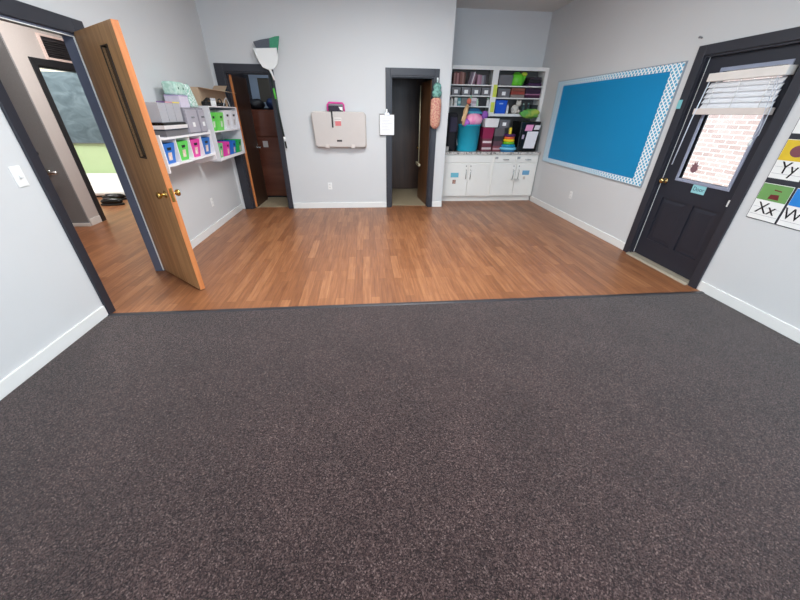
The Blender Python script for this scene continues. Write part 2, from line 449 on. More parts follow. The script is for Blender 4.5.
obj('jamb', MB().box((HX-T,HD0,0),(HX+.001,HD0+.016,HZ)).box((HX-T,HD1-.016,0),(HX+.001,HD1,HZ)).box((HX-T,HD0+.016,HZ-.016),(HX+.001,HD1-.016,HZ)), M((40,42,46),.45), o)
# threshold under the outside door
struct('trim_9', MB().prism([(B-.05,0),(B-.03,.018),(B+.02,.024),(B+.09,.024),(B+.09,0)],1,RY0+.0,RY1-.0), M((176,166,148),.4,.3,vary=.1,scale=40))

# ------------------------------------------------------------------ door_1: oak leaf standing open
WM_d1 = Matrix.Translation((-2.243,3.462,0)) @ Matrix.Rotation(math.radians(-41),4,'Z')
LW, LT = .79, .044
def leaf_door(name, loc, ang, w, t, z0, z1, mat_face, mat_edge, hole=None, flip=1):
    """leaf lying along local +x from the hinge, visible face at local y=0, thickness to +y*flip"""
    o = bpy.data.objects.new(name, None)
    mb = MB(); y0,y1 = sorted((0,t*flip))
    if hole:
        u0,u1,a,b = hole
        for lo,hi in (((0,z0),(u0,z1)),((u1,z0),(w-.004,z1)),((u0,z0),(u1,a)),((u0,b),(u1,z1))):
            mb.box((lo[0],y0,lo[1]),(hi[0],y1,hi[1]))
    else: mb.box((0,y0,z0),(w-.004,y1,z1))
    mb.box((w-.004,y0,z0),(w,y1,z1),mi=1); mb.box((-.004,y0,z0),(0,y1,z1),mi=1)
    bpy.data.objects.remove(o)
    o = obj(name, mb, [mat_face,mat_edge], local=True)
    o.location = loc; o.rotation_euler = (0,0,ang); o['kind'] = 'structure'
    WM[o] = Matrix.Translation(Vector(loc)) @ Matrix.Rotation(ang,4,'Z')
    return o
d1 = leaf_door('door_1', (-2.243,3.462,0), math.radians(-41), LW, LT, .012, 2.04, OAK, OAKEDGE, (.475,.59,1.18,1.915))
mb = MB()
for lo,hi in (((.467,1.172),(.475,1.923)),((.59,1.172),(.598,1.923)),((.475,1.172),(.59,1.18)),((.475,1.915),(.59,1.923))):
    mb.box((lo[0],-.006,lo[1]),(hi[0],LT+.006,hi[1]))
obj('vision_frame', mb, M((60,46,34),.5), d1, local=True)
obj('vision_panel', MB().box((.475,.016,1.18),(.59,.026,1.915)), M((26,26,28),.15,spec=.6), d1, local=True)
def knob(parent, x, z, y, s, mat):
    """door knob: rose, neck, ball; axis along local y, s = outward sign"""
    prof = [(.0,0),(.03,0),(.03,.006),(.013,.01),(.011,.03),(.022,.038),(.029,.05),(.026,.062),(.012,.068),(0,.069)]
    mb = MB().lathe(prof, seg=20)
    m = Matrix.Translation((x,y,z)) @ Matrix.Rotation(PI/2 if s < 0 else -PI/2,4,'X')
    return obj('door_knob', mb.xf(m), mat, parent, local=True)
knob(d1, .725, .905, 0, -1, BRASS); knob(d1, .725, .905, LT, 1, BRASS)
obj('latch_plate', MB().box((LW,.01,.85),(LW+.002,LT-.01,.96)).box((LW,.016,.895),(LW+.008,LT-.018,.915)), BRASS, d1, local=True)
mb = MB()
for z in (.2,1.0,1.8): mb.cyl((-.007,.006,z),.007,.09)
obj('hinge', mb, BRASS, d1, local=True)
# door_2: left closet leaf, swung in; door_3: middle closet leaf, swung in
d2 = leaf_door('door_2', (c0+.065,D+.09,0), math.radians(88), .63, .036, .015, 2.0, WALNUT, OAKEDGE, None, 1)
knob(d2, .57, .95, 0, -1, CHROME)
d3 = leaf_door('door_3', (c3-.032,D+.13,0), math.radians(95), .66, .036, .015, 2.0, BROWND, BROWND, None, -1)
knob(d3, .6, .95, 0, 1, BRASS)
# door_4: dark outside door
SX = B+.04
mb = MB(); y0,y1 = RY0+.012, RY1-.02; wy0,wy1,wz_0,wz_1 = 2.85,3.4,.955,1.9
pa = (3.17,3.5,.24,.73); pb = (2.82,3.1,.24,.73)
def slab(mb, x0, x1):
    ys = [y0,pb[0],pb[1],pa[0],pa[1],y1]
    mb.box((x0,y0,.03),(x1,y1,.24)).box((x0,y0,.24),(x1,pb[0],.73)).box((x0,pb[1],.24),(x1,pa[0],.73)).box((x0,pa[1],.24),(x1,y1,.73))
    mb.box((x0,y0,.73),(x1,y1,wz_0)).box((x0,y0,wz_0),(x1,wy0,wz_1)).box((x0,wy1,wz_0),(x1,y1,wz_1)).box((x0,y0,wz_1),(x1,y1,2.035))
slab(mb, SX, SX+.042)
d4 = struct('door_4', mb, DARKD)
for p in (pa,pb):
    mb = MB(); y_0,y_1,z_0,z_1 = p
    mb.box((SX+.012,y_0,z_0),(SX+.035,y_1,z_1))
    mb._add([(SX+.012,y_0+.02,z_0+.02),(SX+.012,y_1-.02,z_0+.02),(SX+.012,y_1-.02,z_1-.02),(SX+.012,y_0+.02,z_1-.02),
             (SX+.007,y_0+.05,z_0+.05),(SX+.007,y_1-.05,z_0+.05),(SX+.007,y_1-.05,z_1-.05),(SX+.007,y_0+.05,z_1-.05)],
            [(0,1,5,4),(1,2,6,5),(2,3,7,6),(3,0,4,7),(4,5,6,7)])
    obj('door_panel', mb, DARKD, d4)
mb = MB(); fw = .03
for a,b in (((wy0-fw,wz_0-fw),(wy1+fw,wz_0)),((wy0-fw,wz_1),(wy1+fw,wz_1+fw)),((wy0-fw,wz_0),(wy0,wz_1)),((wy1,wz_0),(wy1+fw,wz_1))):
    mb.box((SX-.008,a[0],a[1]),(SX+.03,b[0],b[1]))
obj('window_frame', mb, M((150,156,176),.4), d4, bevel=.003)  # paled to stand in for daylight falling on the frame
obj('glass_pane', MB().box((SX+.018,wy0,wz_0),(SX+.022,wy1,wz_1)), GLASS, d4)
prof = [(0,0),(.03,0),(.03,.006),(.013,.01),(.011,.03),(.022,.038),(.029,.05),(.026,.062),(.012,.068),(0,.069)]
obj('door_knob', MB().lathe(prof, seg=20).xf(Matrix.Translation((SX,3.545,.9)) @ Matrix.Rotation(-PI/2,4,'Y')), M((210,178,120),.22,1), d4)
obj('weather_strip', MB().box((SX-.004,y1,.03),(SX+.01,y1+.004,2.03)), WHITEP, d4)
# small things on the outside door
s = obj('door_sign', MB().box((SX-.0015,3.045,.845),(SX,3.195,.925)), M((150,208,214),.7), loc=(SX,3.12,.845)); tag(s, 'small teal card lettered Door stuck below the glass of the dark outside door', 'sign')
RXW = lambda x,y,z: Matrix(((0,0,-1,x),(-1,0,0,y),(0,1,0,z),(0,0,0,1)))      # reads upright on the right wall, facing -x
text_mesh('lettering', 'Door', .055, M((60,84,96),.7), s, RXW(SX-.0018,3.12,.885))
s = obj('card', MB().box((B-.0215,3.66,1.6),(B-.02,3.712,1.68)), M((128,200,206),.7), loc=(B-.02,3.685,1.6)); tag(s, 'small blank teal card on the casing beside the dark outside door', 'card')
mb = MB()
lp = [(0,-.055),(.03,-.04),(.045,-.01),(.03,.0),(.042,.03),(.022,.022),(.012,.06),(0,.03),(-.012,.06),(-.022,.022),(-.042,.03),(-.03,0),(-.045,-.01),(-.03,-.04)]
mb.prism([(3.285+p[0],1.075+p[1]) for p in lp],0,SX+.0155,SX+.0178)
s = obj('window_sticker', mb, M((132,96,102),.6), loc=(SX+.017,3.285,1.02)); tag(s, 'dusky red leaf-shaped sticker low on the glass of the outside door', 'sticker')
# blind
bt = thing('window_blind', 'white slatted blind raised halfway over the glass of the dark door', 'blind', (SX-.05,3.09,1.55))
ba, bb = 2.79, 3.45; bx0, bx1 = SX-.075, SX-.008
obj('headrail', MB().box((bx0-.01,ba-.02,1.82),(bx1,bb,1.885)), M((232,226,220),.5), bt, bevel=.004)
mb = MB()
for k in range(5):
    z = 1.79-k*.042
    mb.box((-.024,ba,-.0015),(.024,bb-.01,.0015), mat=Matrix.Translation(((bx0+bx1)/2,0,z)) @ Matrix.Rotation(math.radians(-60),4,'Y'))
obj('slats', mb, M((226,228,232),.5), bt)
mb = MB().box((bx0-.004,ba-.015,1.548),(bx1-.004,bb+.02,1.6))
obj('bottom_rail', mb, M((222,212,206),.5), bt, bevel=.004)
for y in (ba+.08,(ba+bb)/2,bb-.1): obj('ladder_cord', MB().tube([(bx0+.006,y,1.82),(bx0+.006,y,1.6)],.0025,6), WHITE, bt)
mb = MB().tube([(bx0-.012,ba+.03,1.82),(bx0-.016,ba+.0,1.62),(bx0-.014,ba-.03,1.45),(bx0-.012,ba-.012,1.36),(bx0-.014,ba-.05,1.4),(bx0-.016,ba-.045,1.6),(bx0-.012,ba+.02,1.82)],.003,6)
pc = obj('pull_cord', mb, M((200,204,214),.6), bt)
obj('cord_tassel', MB().lathe([(.004,0),(.012,.005),(.009,.05),(.003,.055)],(bx0-.012,ba-.012,1.315),12), WHITE, pc)
mb = MB().tube([(bx0-.002,bb-.03,1.82),(bx0-.004,bb+.0,1.5),(bx0-.002,bb+.02,1.08)],.005,8)
obj('tilt_wand', mb, M((214,220,232),.3), bt)
s = obj('door_latch', MB().box((SX-.018,2.752,.80),(SX,2.775,.86)), WHITEP, loc=(SX,2.76,.8), bevel=.004); tag(s, 'small white plastic catch low on the hinge side of the outside door', 'latch')

# outdoors behind the glass
struct('ground', MB().box((B+T,-6,-.25),(14,14,-.15)), M((190,186,178),.9))
struct('wall_outside', MB().box((6.2,-3,-.2),(6.5,10,5.5)), brick_mat())

# ------------------------------------------------------------------ wall fittings
def outlet(name, label, P, nrm):
    """duplex outlet; P centre on the wall, nrm 'y' (back wall), 'x-' (right wall), 'x+' (left wall)"""
    t = thing(name, label, 'outlet', P)
    R_ = {'y':Matrix.Identity(4), 'x-':Matrix.Rotation(-PI/2,4,'Z'), 'x+':Matrix.Rotation(PI/2,4,'Z')}[nrm]
    m = Matrix.Translation(P) @ R_
    pl = obj('cover_plate', MB().box((-.036,-.006,-.058),(.036,0,.058)).xf(m), WHITEP, t, bevel=.003)
    for dz in (-.024,.024):
        so = obj('socket', MB().box((-.016,-.009,dz-.014),(.016,-.006,dz+.014)).xf(m), WHITE, t, bevel=.004)
        obj('slot', MB().box((-.008,-.0095,dz-.004),(-.0055,-.009,dz+.006)).box((.0055,-.0095,dz-.004),(.008,-.0095+.0005,dz+.005)).xf(m), BLACK, so)
    return t
outlet('wall_outlet', 'white outlet on the back wall under the changing station', (-.66,D,.386), 'y')
outlet('wall_outlet', 'white outlet on the right wall below the blue bulletin board', (B,5.175,.396), 'x-')
outlet('wall_outlet', 'white outlet on the left wall below the bin shelves', (-A,5.0,.377), 'x+')
t = thing('light_switch', 'white toggle switch on the left wall beside the dark doorway casing', 'light switch', (-A,2.44,1.138))
obj('cover_plate', MB().box((-A,2.402,1.075),(-A+.006,2.478,1.2)), WHITEP, t, bevel=.003)
obj('toggle', MB().box((-.005,-.005,-.012),(.012,.005,.012),mat=Matrix.Translation((-A+.009,2.44,1.138)) @ Matrix.Rotation(-.5,4,'Y')), WHITE, t, bevel=.002)

# bulletin board on the right wall
t = thing('bulletin_board', 'large blue bulletin board with pale blue lattice border on the right wall', 'bulletin board', (B,5.07,.775))
by0,by1,bz0,bz1 = 3.80,6.345,.775,2.026; bw = .155
obj('panel', MB().box((B-.014,by0+.02,bz0+.02),(B,by1-.02,bz1-.02)), M((0,136,192),.6,vary=.04,scale=2,bump=.1,bscale=300), t)
mb = MB()
for (a,b) in (((by0,bz0),(by1,bz0+.075)),((by0,bz1-.075),(by1,bz1)),((by0,bz0+.075),(by0+.165,bz1-.075)),((by1-.2,bz0+.075),(by1,bz1-.075))):
    mb.box((B-.017,a[0]+.008,a[1]+.008 if a[1] < 1 and a[1] == bz0 else a[1]),(B-.014,b[0]-.008 if b[0] == by1 else b[0],b[1]-.008 if b[1] == bz1 else b[1]))
obj('border', mb, lattice_mat(), t)
mb = MB()
for (a,b) in (((by0,bz0),(by1,bz0+.01)),((by0,bz1-.01),(by1,bz1)),((by0,bz0+.01),(by0+.01,bz1-.01)),((by1-.01,bz0+.01),(by1,bz1-.01))):
    mb.box((B-.018,a[0],a[1]),(B,b[0],b[1]))
obj('edge_frame', mb, M((150,160,170),.4), t)

s = obj('wall_hook', MB().tube([(B,3.74,2.2),(B-.025,3.74,2.205)],.007,8).ball((B-.027,3.74,2.205),.011), M((150,150,152),.4,.6), loc=(B,3.74,2.2)); tag(s, 'small grey hook in the right wall above the outside door corner', 'hook')
# alphabet poster at the right edge
t = thing('alphabet_poster', 'alphabet poster of picture cards Xx, Ww and Yy on the right wall', 'poster', (B,2.3,.77))
py0, py1 = 2.06, 2.545
obj('backing', MB().box((B-.006,py0,.77),(B,py1,1.74)), M((48,50,58),.6), t, bevel=.001)
def card(yl, z0, z1, zpic, col, txt, shape=None, shape_col=None):
    w = .222; x = B-.0075
    c = obj('letter_card', MB().box((x,yl-w,z0),(B-.006,yl,z1)), WHITEP, t)
    obj('picture', MB().box((x-.0008,yl-w+.002,zpic),(x,yl-.002,z1-.004)), M(col,.6,vary=.12,scale=20), c)
    if shape: obj('drawing', shape(x-.0014, yl-w/2, (zpic+z1)/2), M(shape_col,.6), c)
    if txt:
        text_mesh('letters', txt, .125, M((20,20,22),.6), c, RXW(x-.0006, yl-w/2, (z0+zpic)/2+.012))
        obj('rule_line', MB().box((x-.0004,yl-w+.006,z0+.036),(x,yl-.006,z0+.038)).box((x-.0004,yl-w+.006,(z0+zpic)/2+.02),(x,yl-.006,(z0+zpic)/2+.0215)), M((150,150,160),.6), c)
def sh_xylo(x,y,z):
    mb = MB()
    mb.prism([(y-.05,z-.05),(y+.03,z-.05),(y+.02,z-.015),(y-.04,z-.01)],0,x,x+.0006)
    return mb.prism([(y-.045,z+.012),(y+.012,z+.018),(y+.01,z+.026),(y-.045,z+.02)],0,x,x+.0006)
def sh_yarn(x,y,z): return MB().prism([(y+.055*math.cos(a*PI/8)*1.0,z-.005+.042*math.sin(a*PI/8)) for a in range(16)],0,x,x+.0006)
card(2.54,.776,1.06,.93,(112,160,92),'Xx',sh_xylo,(110,40,44))
card(2.30,.776,1.06,.93,(40,130,210),'Ww')
card(2.54,1.1,1.385,1.235,(222,190,52),'Yy',sh_yarn,(126,74,84))
card(2.30,1.1,1.385,1.235,(200,120,60),None)
card(2.54,1.425,1.71,1.56,(214,214,220),None)
card(2.30,1.425,1.71,1.56,(150,180,90),None)

# changing station
cx0,cx1 = -.845,.012
t = thing('changing_station', 'beige fold-down baby changing station mounted on the back wall', 'changing station', (-.415,D,1.0))
def rr_pts(x0,x1,z0,z1,inset,rad):
    pts = []
    for (cx,cz,a0) in ((x1-rad,z1-rad,0),(x0+rad,z1-rad,90),(x0+inset+rad,z0+rad,180),(x1-inset*.2-rad,z0+rad,270)):
        for k in range(6):
            a = math.radians(a0+90*k/5); pts.append((cx+rad*math.cos(a),cz+rad*math.sin(a)))
    return pts
obj('wall_tray', MB().prism(rr_pts(cx0+.015,cx1+.008,1.0,1.525,.02,.05),1,D-.05,D), M((178,168,160),.5), t, bevel=.008)
obj('lid', MB().prism(rr_pts(cx0,cx1,1.02,1.535,.026,.05),1,D-.105,D-.048), M((202,194,189),.5,vary=.03), t, bevel=.018, seg=4)
for x in (-.63,-.21): obj('hinge_cover', MB().box((x-.035,D-.115,1.005),(x+.035,D-.05,1.06)), M((208,198,192),.5), t, bevel=.01)
obj('warning_label', MB().box((-.475,D-.1065,1.335),(-.382,D-.105,1.4)), M((214,120,124),.6), t)
obj('instruction_label', MB().box((-.49,D-.1065,1.41),(-.375,D-.105,1.45)), M((232,228,224),.6), t)
obj('instruction_line', MB().box((-.485,D-.107,1.426),(-.38,D-.1064,1.434)), M((110,104,104),.6), t)
obj('name_plate', MB().box((-.468,D-.1065,1.105),(-.385,D-.105,1.132)), M((58,50,50),.5), t)
# pink-handled caddy on top of it, black strap down the front
t = thing('carry_case', 'pink-handled dark carry case standing on the changing station', 'case', (-.45,D-.05,1.536))
obj('body', MB().box((-.565,D-.085,1.536),(-.345,D-.02,1.615)), M((44,36,52),.6), t, bevel=.006)
obj('handle', MB().tube([(-.578,D-.052,1.537),(-.578,D-.052,1.63),(-.555,D-.052,1.655),(-.345,D-.052,1.65),(-.325,D-.052,1.63),(-.322,D-.052,1.537)],.014,10), M((226,72,158),.5), t)
obj('tag', MB().prism([(-.405,1.6),(-.345,1.6),(-.345,1.545),(-.385,1.56)],1,D-.09,D-.086), PAPER, t)
obj('strap', MB().box((-.528,D-.118,1.31),(-.506,D-.106,1.545)).box((-.528,D-.118,1.545),(-.506,D-.085,1.556)), M((40,36,38),.7), t)

# clipboard by the middle closet
t = thing('clipboard', 'white-papered clipboard hanging on the left casing of the middle closet', 'clipboard', (.36,D-.03,1.2))
obj('board', MB().box((.239,D-.035,1.196),(.482,D-.03,1.512)), M((70,60,54),.6), t, bevel=.001)
obj('paper', MB().box((.243,D-.037,1.206),(.478,D-.035,1.5)), PAPER, t)
mb = MB()
for k in range(9): mb.box((.28,D-.0374,1.44-k*.022),(.44-.03*(k%3),D-.037,1.443-k*.022))
obj('writing', mb, M((190,190,196),.8), t)
obj('clip', MB().box((.325,D-.045,1.49),(.40,D-.037,1.525)), CHROME, t, bevel=.003)
obj('hook', MB().box((.347,D-.026,1.53),(.37,D-.02,1.58)).tube([(.358,D-.03,1.52),(.358,D-.024,1.535)],.004,6), WHITEP, t)
# ice-cream print bag on the right casing
t = thing('bag_holder', 'orange printed cloth bag tube hanging on the right casing of the middle closet', 'bag', (1.15,D-.06,1.3))
prof = [(0,1.3),(.04,1.312),(.078,1.36),(.088,1.46),(.088,1.66),(.08,1.72),(.055,1.745)]
obj('pouch', MB().lathe(prof,(1.155,D-.065,0),20,sx=1,sy=.55), pattern_mat((210,164,138),(188,116,106),42,'noise',.5), t)
prof = [(.045,1.745),(.075,1.775),(.08,1.82),(.05,1.85),(.066,1.885),(.06,1.92),(.03,1.945),(0,1.95)]
obj('gathered_top', MB().lathe(prof,(1.16,D-.065,0),18,sx=1,sy=.6), pattern_mat((120,172,160),(86,130,122),24,'noise',.5), t)
obj('hanging_loop', MB().tube([(1.155,D-.06,1.945),(1.158,D-.04,1.98),(1.165,D-.03,2.0)],.005,6), M((120,172,160),.6), t)
obj('hook', MB().box((1.155,D-.028,1.955),(1.178,D-.02,2.015)).box((1.155,D-.04,1.985),(1.178,D-.028,1.995)), WHITEP, t)

# broom and dustpan
yb = D-.055
t = thing('broom', 'green-handled broom hung head up beside the left closet', 'broom', (-1.36,yb,1.0))
hp = lambda z: (-1.305-(z-1.0)*.077, yb, z)
obj('handle', MB().tube([hp(1.0),hp(2.2)],.013,12), M((34,48,46),.4), t)
obj('grip_band', MB().tube([hp(1.69),hp(1.83)],.0145,12), M((90,190,70),.5), t)
obj('grip_band', MB().tube([hp(1.1),hp(1.17)],.0145,12), WHITEP, t)
obj('hanger_tip', MB().tube([hp(.98),hp(1.0)],.009,10), WHITEP, t)
br = MB().prism([(-1.53,2.2),(-1.25,2.2),(-1.225,2.3),(-1.35,2.32),(-1.52,2.31)],1,yb-.02,yb+.02)
obj('head_block', br, M((60,66,70),.5), t, bevel=.004)
fl = [(-1.52,2.305),(-1.33,2.315),(-1.315,2.43),(-1.44,2.41),(-1.548,2.385)]
obj('grey_bristles', MB().prism(fl,1,yb-.022,yb+.02), M((98,102,112),.9,vary=.25,scale=150,bump=1,bscale=300), t)
fl = [(-1.33,2.315),(-1.225,2.3),(-1.18,2.458),(-1.235,2.452),(-1.315,2.43)]
obj('green_bristles', MB().prism(fl,1,yb-.022,yb+.02), M((74,152,118),.9,vary=.25,scale=150,bump=1,bscale=300), t)
t = thing('dustpan', 'white dustpan clipped onto the broom beside the left closet', 'dustpan', (-1.39,yb-.03,2.05))
pts = [(-1.552,2.306),(-1.515,2.19),(-1.462,2.09),(-1.39,2.062),(-1.31,2.07),(-1.25,2.13),(-1.23,2.2),(-1.232,2.318)]
obj('pan', MB().prism(pts,1,yb-.055,yb-.04), WHITEP, t, bevel=.004)
rim = [pts[0]]+pts[1:]
obj('rim', MB().tube([(p[0],yb-.055,p[1]) for p in rim],.008,8), WHITEP, t)
obj('handle', MB().tube([(-1.375,yb-.042,2.075),(-1.345,yb-.04,2.0),(-1.325,yb-.036,1.93)],[.02,.014,.013],10), WHITEP, t)

# ------------------------------------------------------------------ wall shelves with bins, left wall
SXF = -1.945                                       # shelf front plane
near = thing('wall_shelf', 'nearer white wall shelf with four cubbies and boxes piled on it', 'shelf', (-A,4.2,.93))
SW = M((238,234,236),.4,vary=.02)
n0,n1 = 3.63,4.81
def side_panel(y, z0, z1):
    return MB().prism([(-A,z0),(-A+.1,z0),(SXF,z0+.05),(SXF,z1),(-A,z1)],1,y-.009,y+.009)
obj('side_panel', side_panel(n0+.009,.925,1.315), SW, near, bevel=.002); obj('side_panel', side_panel(n1-.009,.925,1.315), SW, near, bevel=.002)
obj('shelf_board', MB().box((-A,n0+.018,1.27),(SXF,n1-.018,1.29)), SW, near); obj('shelf_board', MB().box((-A,n0+.018,1.03),(SXF,n1-.018,1.05)), SW, near)
for k in (1,2,3):
    y = n0+(n1-n0)*k/4; obj('divider', MB().box((-A,y-.007,1.05),(SXF-.01,y+.007,1.27)), SW, near)
far = thing('wall_shelf', 'farther white wall shelf of two rows in front of the left closet door', 'shelf', (-A,5.45,.9))
f0,f1 = 4.93,5.955
for y in (f0+.007,f1-.007): obj('side_panel', MB().box((-A,y-.007,.93),(SXF,y+.007,1.575)), FROST, far, bevel=.003)
for z in (.937,1.275,1.561): obj('shelf_board', MB().box((-A,f0+.014,z),(SXF,f1-.014,z+.014)), SW, far)
obj('front_lip', MB().box((SXF-.004,f0+.014,.951),(SXF,f1-.014,.975)), SW, far)
def bin_(y0, y1, z0, h, col, label, mat=None, xb=-2.2, sticker=(226,190,170), cap=True):
    t = thing('storage_bin', label, 'bin', ((xb+SXF)/2,(y0+y1)/2,z0), group='small bins on the wall shelves')
    obj('tub', MB().taper((xb,y0,z0),(SXF-.012,y1,z0+h),.8,wall=.004), mat or M(col,.4,vary=.03), t, bevel=.003)
    xf = SXF-.012; yc = (y0+y1)/2; w = (y1-y0)
    sl = .1*(SXF-.012-xb)/h*1.0                     # front face slope
    def front(p, out):                              # (y,z) on the sloped front -> room point
        return (xf-(z0+h-p[1])*sl+out, p[0], p[1])
    def patch(pts, th):
        mb = MB(); n = len(pts)
        mb._add([front(p,th) for p in pts]+[front(p,.0002) for p in pts],[tuple(range(n))]+[tuple(range(2*n-1,n-1,-1))]+[(i,(i+1)%n,n+(i+1)%n,n+i) for i in range(n)])
        return mb
    z = z0+h*.74
    obj('hand_hole', patch([(yc-w*.15,z-.014),(yc+w*.15,z-.014),(yc+w*.18,z+.012),(yc-w*.18,z+.012)],.0012), BLACK, t)
    z = z0+h*.36
    if sticker: obj('picture_label', patch([(yc-w*.15,z-.036),(yc+w*.15,z-.036),(yc+w*.15,z+.036),(yc-w*.15,z+.036)],.0012), pattern_mat(sticker,(240,232,226),60,'noise',.5), t)
    return t
cw = (n1-n0)/4
for k,(c,nm) in enumerate((((30,110,200),'blue'),((92,206,84),'lime green'),((226,62,160),'magenta'),((36,108,190),'darker blue'))):
    y = n0+cw*k
    bin_(y+.03,y+cw-.04,1.05,.185,c,nm+' bin in the nearer wall shelf, '+['first from the open oak door','second from the open oak door','third from the open oak door','last before the farther shelf'][k])
    s = obj('label_strip', MB().box((SXF,y+.08,1.028),(SXF+.0012,y+.22,1.052)), PAPER, near)
fw_ = (f1-f0)/4
for k,(c,nm) in enumerate((((120,200,130),'pale green'),((232,70,168),'bright pink'),((44,110,196),'blue'),((40,170,84),'green'))):
    y = f0+fw_*k
    bin_(y+.07,y+fw_-.05,.951,.19,c,nm+' bin in the bottom row of the farther wall shelf')
for k,(c,nm) in enumerate((((104,214,84),'left lime green'),((128,220,104),'right lime green'))):
    y = f0+fw_*k
    bin_(y+.035,y+fw_-.04,1.289,.215,c,nm+' bin in the top row of the farther wall shelf',sticker=(200,236,190))
for k,nm in enumerate(('left white','right white')):
    y = f0+fw_*(k+2)
    bin_(y+.02,y+fw_-.02,1.289,.24,(240,238,242),nm+' bin in the top row of the farther wall shelf',sticker=(190,180,186))
# piled on the nearer shelf
ZN = 1.29
t = thing('storage_case', 'flat clear case of dark papers lying on the nearer wall shelf', 'case', (-2.08,4.0,ZN))
obj('tray', MB().box((-2.2,3.8,ZN),(-1.96,4.27,ZN+.055)), CLEARD, t, bevel=.005); obj('lid', MB().box((-2.205,3.795,ZN+.055),(-1.955,4.275,ZN+.066)), M((60,66,76),.4), t, bevel=.003)
s = obj('paper_tray', MB().taper((-2.21,3.78,ZN+.066),(-1.95,4.275,ZN+.1),.97,wall=.006), M((226,222,222),.5), loc=(-2.08,3.98,ZN+.066), bevel=.002); tag(s, 'shallow white tray between the clear case and the black folder', 'tray')
s = obj('folder', MB().prism([(-2.2,ZN+.1),(-1.955,ZN+.1),(-1.955,ZN+.122),(-2.2,ZN+.126)],1,3.8,4.25), BLACKG, loc=(-2.08,3.97,ZN+.1), bevel=.003); tag(s, 'black folder lying on the white tray over the nearer wall shelf', 'folder')
zz = ZN+.126
for k,(c,nm) in enumerate((((106,76,128),'purple'),((200,150,160),'pink'),((222,206,92),'yellow'))):
    y = 3.82+k*.146
    t = thing('magazine_file', 'clear grey magazine file with a '+nm+' top edge standing on the black folder', 'magazine file', (-2.09,y,zz), group='clear magazine files')
    obj('body', MB().taper((-2.2,y,zz),(-1.97,y+.14,zz+.17),  .97,wall=.004), CLEAR, t)
    obj('rim', MB().box((-1.974,y,zz+.17),(-1.966,y+.14,zz+.182)), M(c,.5), t)
    mb = MB()
    for q in range(3): mb.box((-2.18,y+.016+q*.042,zz+.006),(-1.985,y+.036+q*.042,zz+.14+.01*q))
    obj('papers', mb, M((176,170,182),.8,vary=.2,scale=30), t)
for (y0,y1,nm) in ((4.3,4.6,'left'),(4.62,4.8,'right')):
    t = thing('drawer_box', 'grey translucent drawer box, '+('larger left' if nm == 'left' else 'narrower right')+' of two on the nearer wall shelf', 'drawer box', (-2.09,(y0+y1)/2,ZN))
    obj('case', MB().box((-2.21,y0,ZN),(-1.97,y1,ZN+.26)), M((150,146,154),.4,vary=.05,alpha=.9), t, bevel=.006)
    dr = obj('drawer', MB().box((-1.97,y0+.012,ZN+.015),(-1.958,y1-.012,ZN+.24)), M((172,168,178),.35,vary=.05), t, bevel=.004)
    obj('label', MB().box((-1.9585,(y0+y1)/2-.03,ZN+.07),(-1.957,(y0+y1)/2+.03,ZN+.115)), PAPER, dr)
    obj('pull', MB().box((-1.958,(y0+y1)/2-.04,ZN+.16),(-1.95,(y0+y1)/2+.04,ZN+.172)), CHROME, dr)
zt_ = ZN+.2605
t = thing('paper_stack', 'stack of pale lilac paper on the larger grey drawer box', 'paper', (-2.1,4.42,zt_))
obj('sheets', MB().box((-2.15,4.35,zt_),(-2.0,4.56,zt_+.105)), M((214,206,222),.8,vary=.1,scale=20), t); obj('cover', MB().box((-2.152,4.345,zt_+.105),(-1.998,4.565,zt_+.116)), M((180,166,200),.6), t)
t = thing('lunch_bag', 'mint green printed bag on the lilac paper stack', 'bag', (-2.08,4.46,zt_+.116))
MINT = pattern_mat((170,208,192),(206,230,218),26,'noise',.52)
obj('body', MB().box((-2.15,4.36,zt_+.116),(-2.01,4.58,zt_+.24)), MINT, t, bevel=.022, seg=4)
obj('eyelet', MB().cyl((-2.0105,4.42,zt_+.18),.012,.003,0), M((70,120,104),.6), t); obj('eyelet', MB().cyl((-2.0105,4.53,zt_+.18),.012,.003,0), M((70,120,104),.6), t)
s = obj('patterned_cloth', MB().prism([(4.585,zt_+.2),(4.61,zt_+.24),(4.66,zt_+.215),(4.73,zt_+.1),(4.77,zt_+.001),(4.7,zt_+.001),(4.6,zt_+.001),(4.58,zt_+.06)],0,-2.16,-1.985), pattern_mat((230,240,236),(140,190,172),60,'noise',.5), loc=(-2.07,4.65,zt_), bevel=.02, seg=3); tag(s, 'white and mint patterned cloth slumped beside the mint bag', 'cloth')
# on the farther shelf
ZF = 1.575
t = thing('cardboard_box', 'open brown cardboard box with flaps on top of the farther wall shelf', 'box', (-2.13,5.5,ZF))
CB = M((186,160,134),.85,vary=.06,scale=8)
obj('carton', MB().taper((-2.235,5.0,ZF),(-2.05,5.93,ZF+.2),.999,wall=.005), CB, t)
obj('front_flap', MB().box((0,5.02,-.002),(.16,5.93,.002),mat=Matrix.Translation((-2.05,0,ZF+.2)) @ Matrix.Rotation(.15,4,'Y')), CB, t)
obj('end_flap', MB().box((-2.235,0,-.002),(-2.05,.15,.002),mat=Matrix.Translation((0,5.93,ZF+.2)) @ Matrix.Rotation(.5,4,'X')), CB, t)
t = thing('scanner', 'black handheld gadget lying across the cloth end of the shelves', 'gadget', (-2.0,5.05,ZF))
obj('body', MB().box((-2.03,4.95,ZF),(-1.97,5.1,ZF+.05)), BLACK, t, bevel=.012); obj('handle', MB().tube([(-2.0,5.0,ZF+.045),(-2.0,5.08,ZF+.075),(-2.0,5.3,ZF+.075)],[.02,.018,.01],8), BLACK, t)
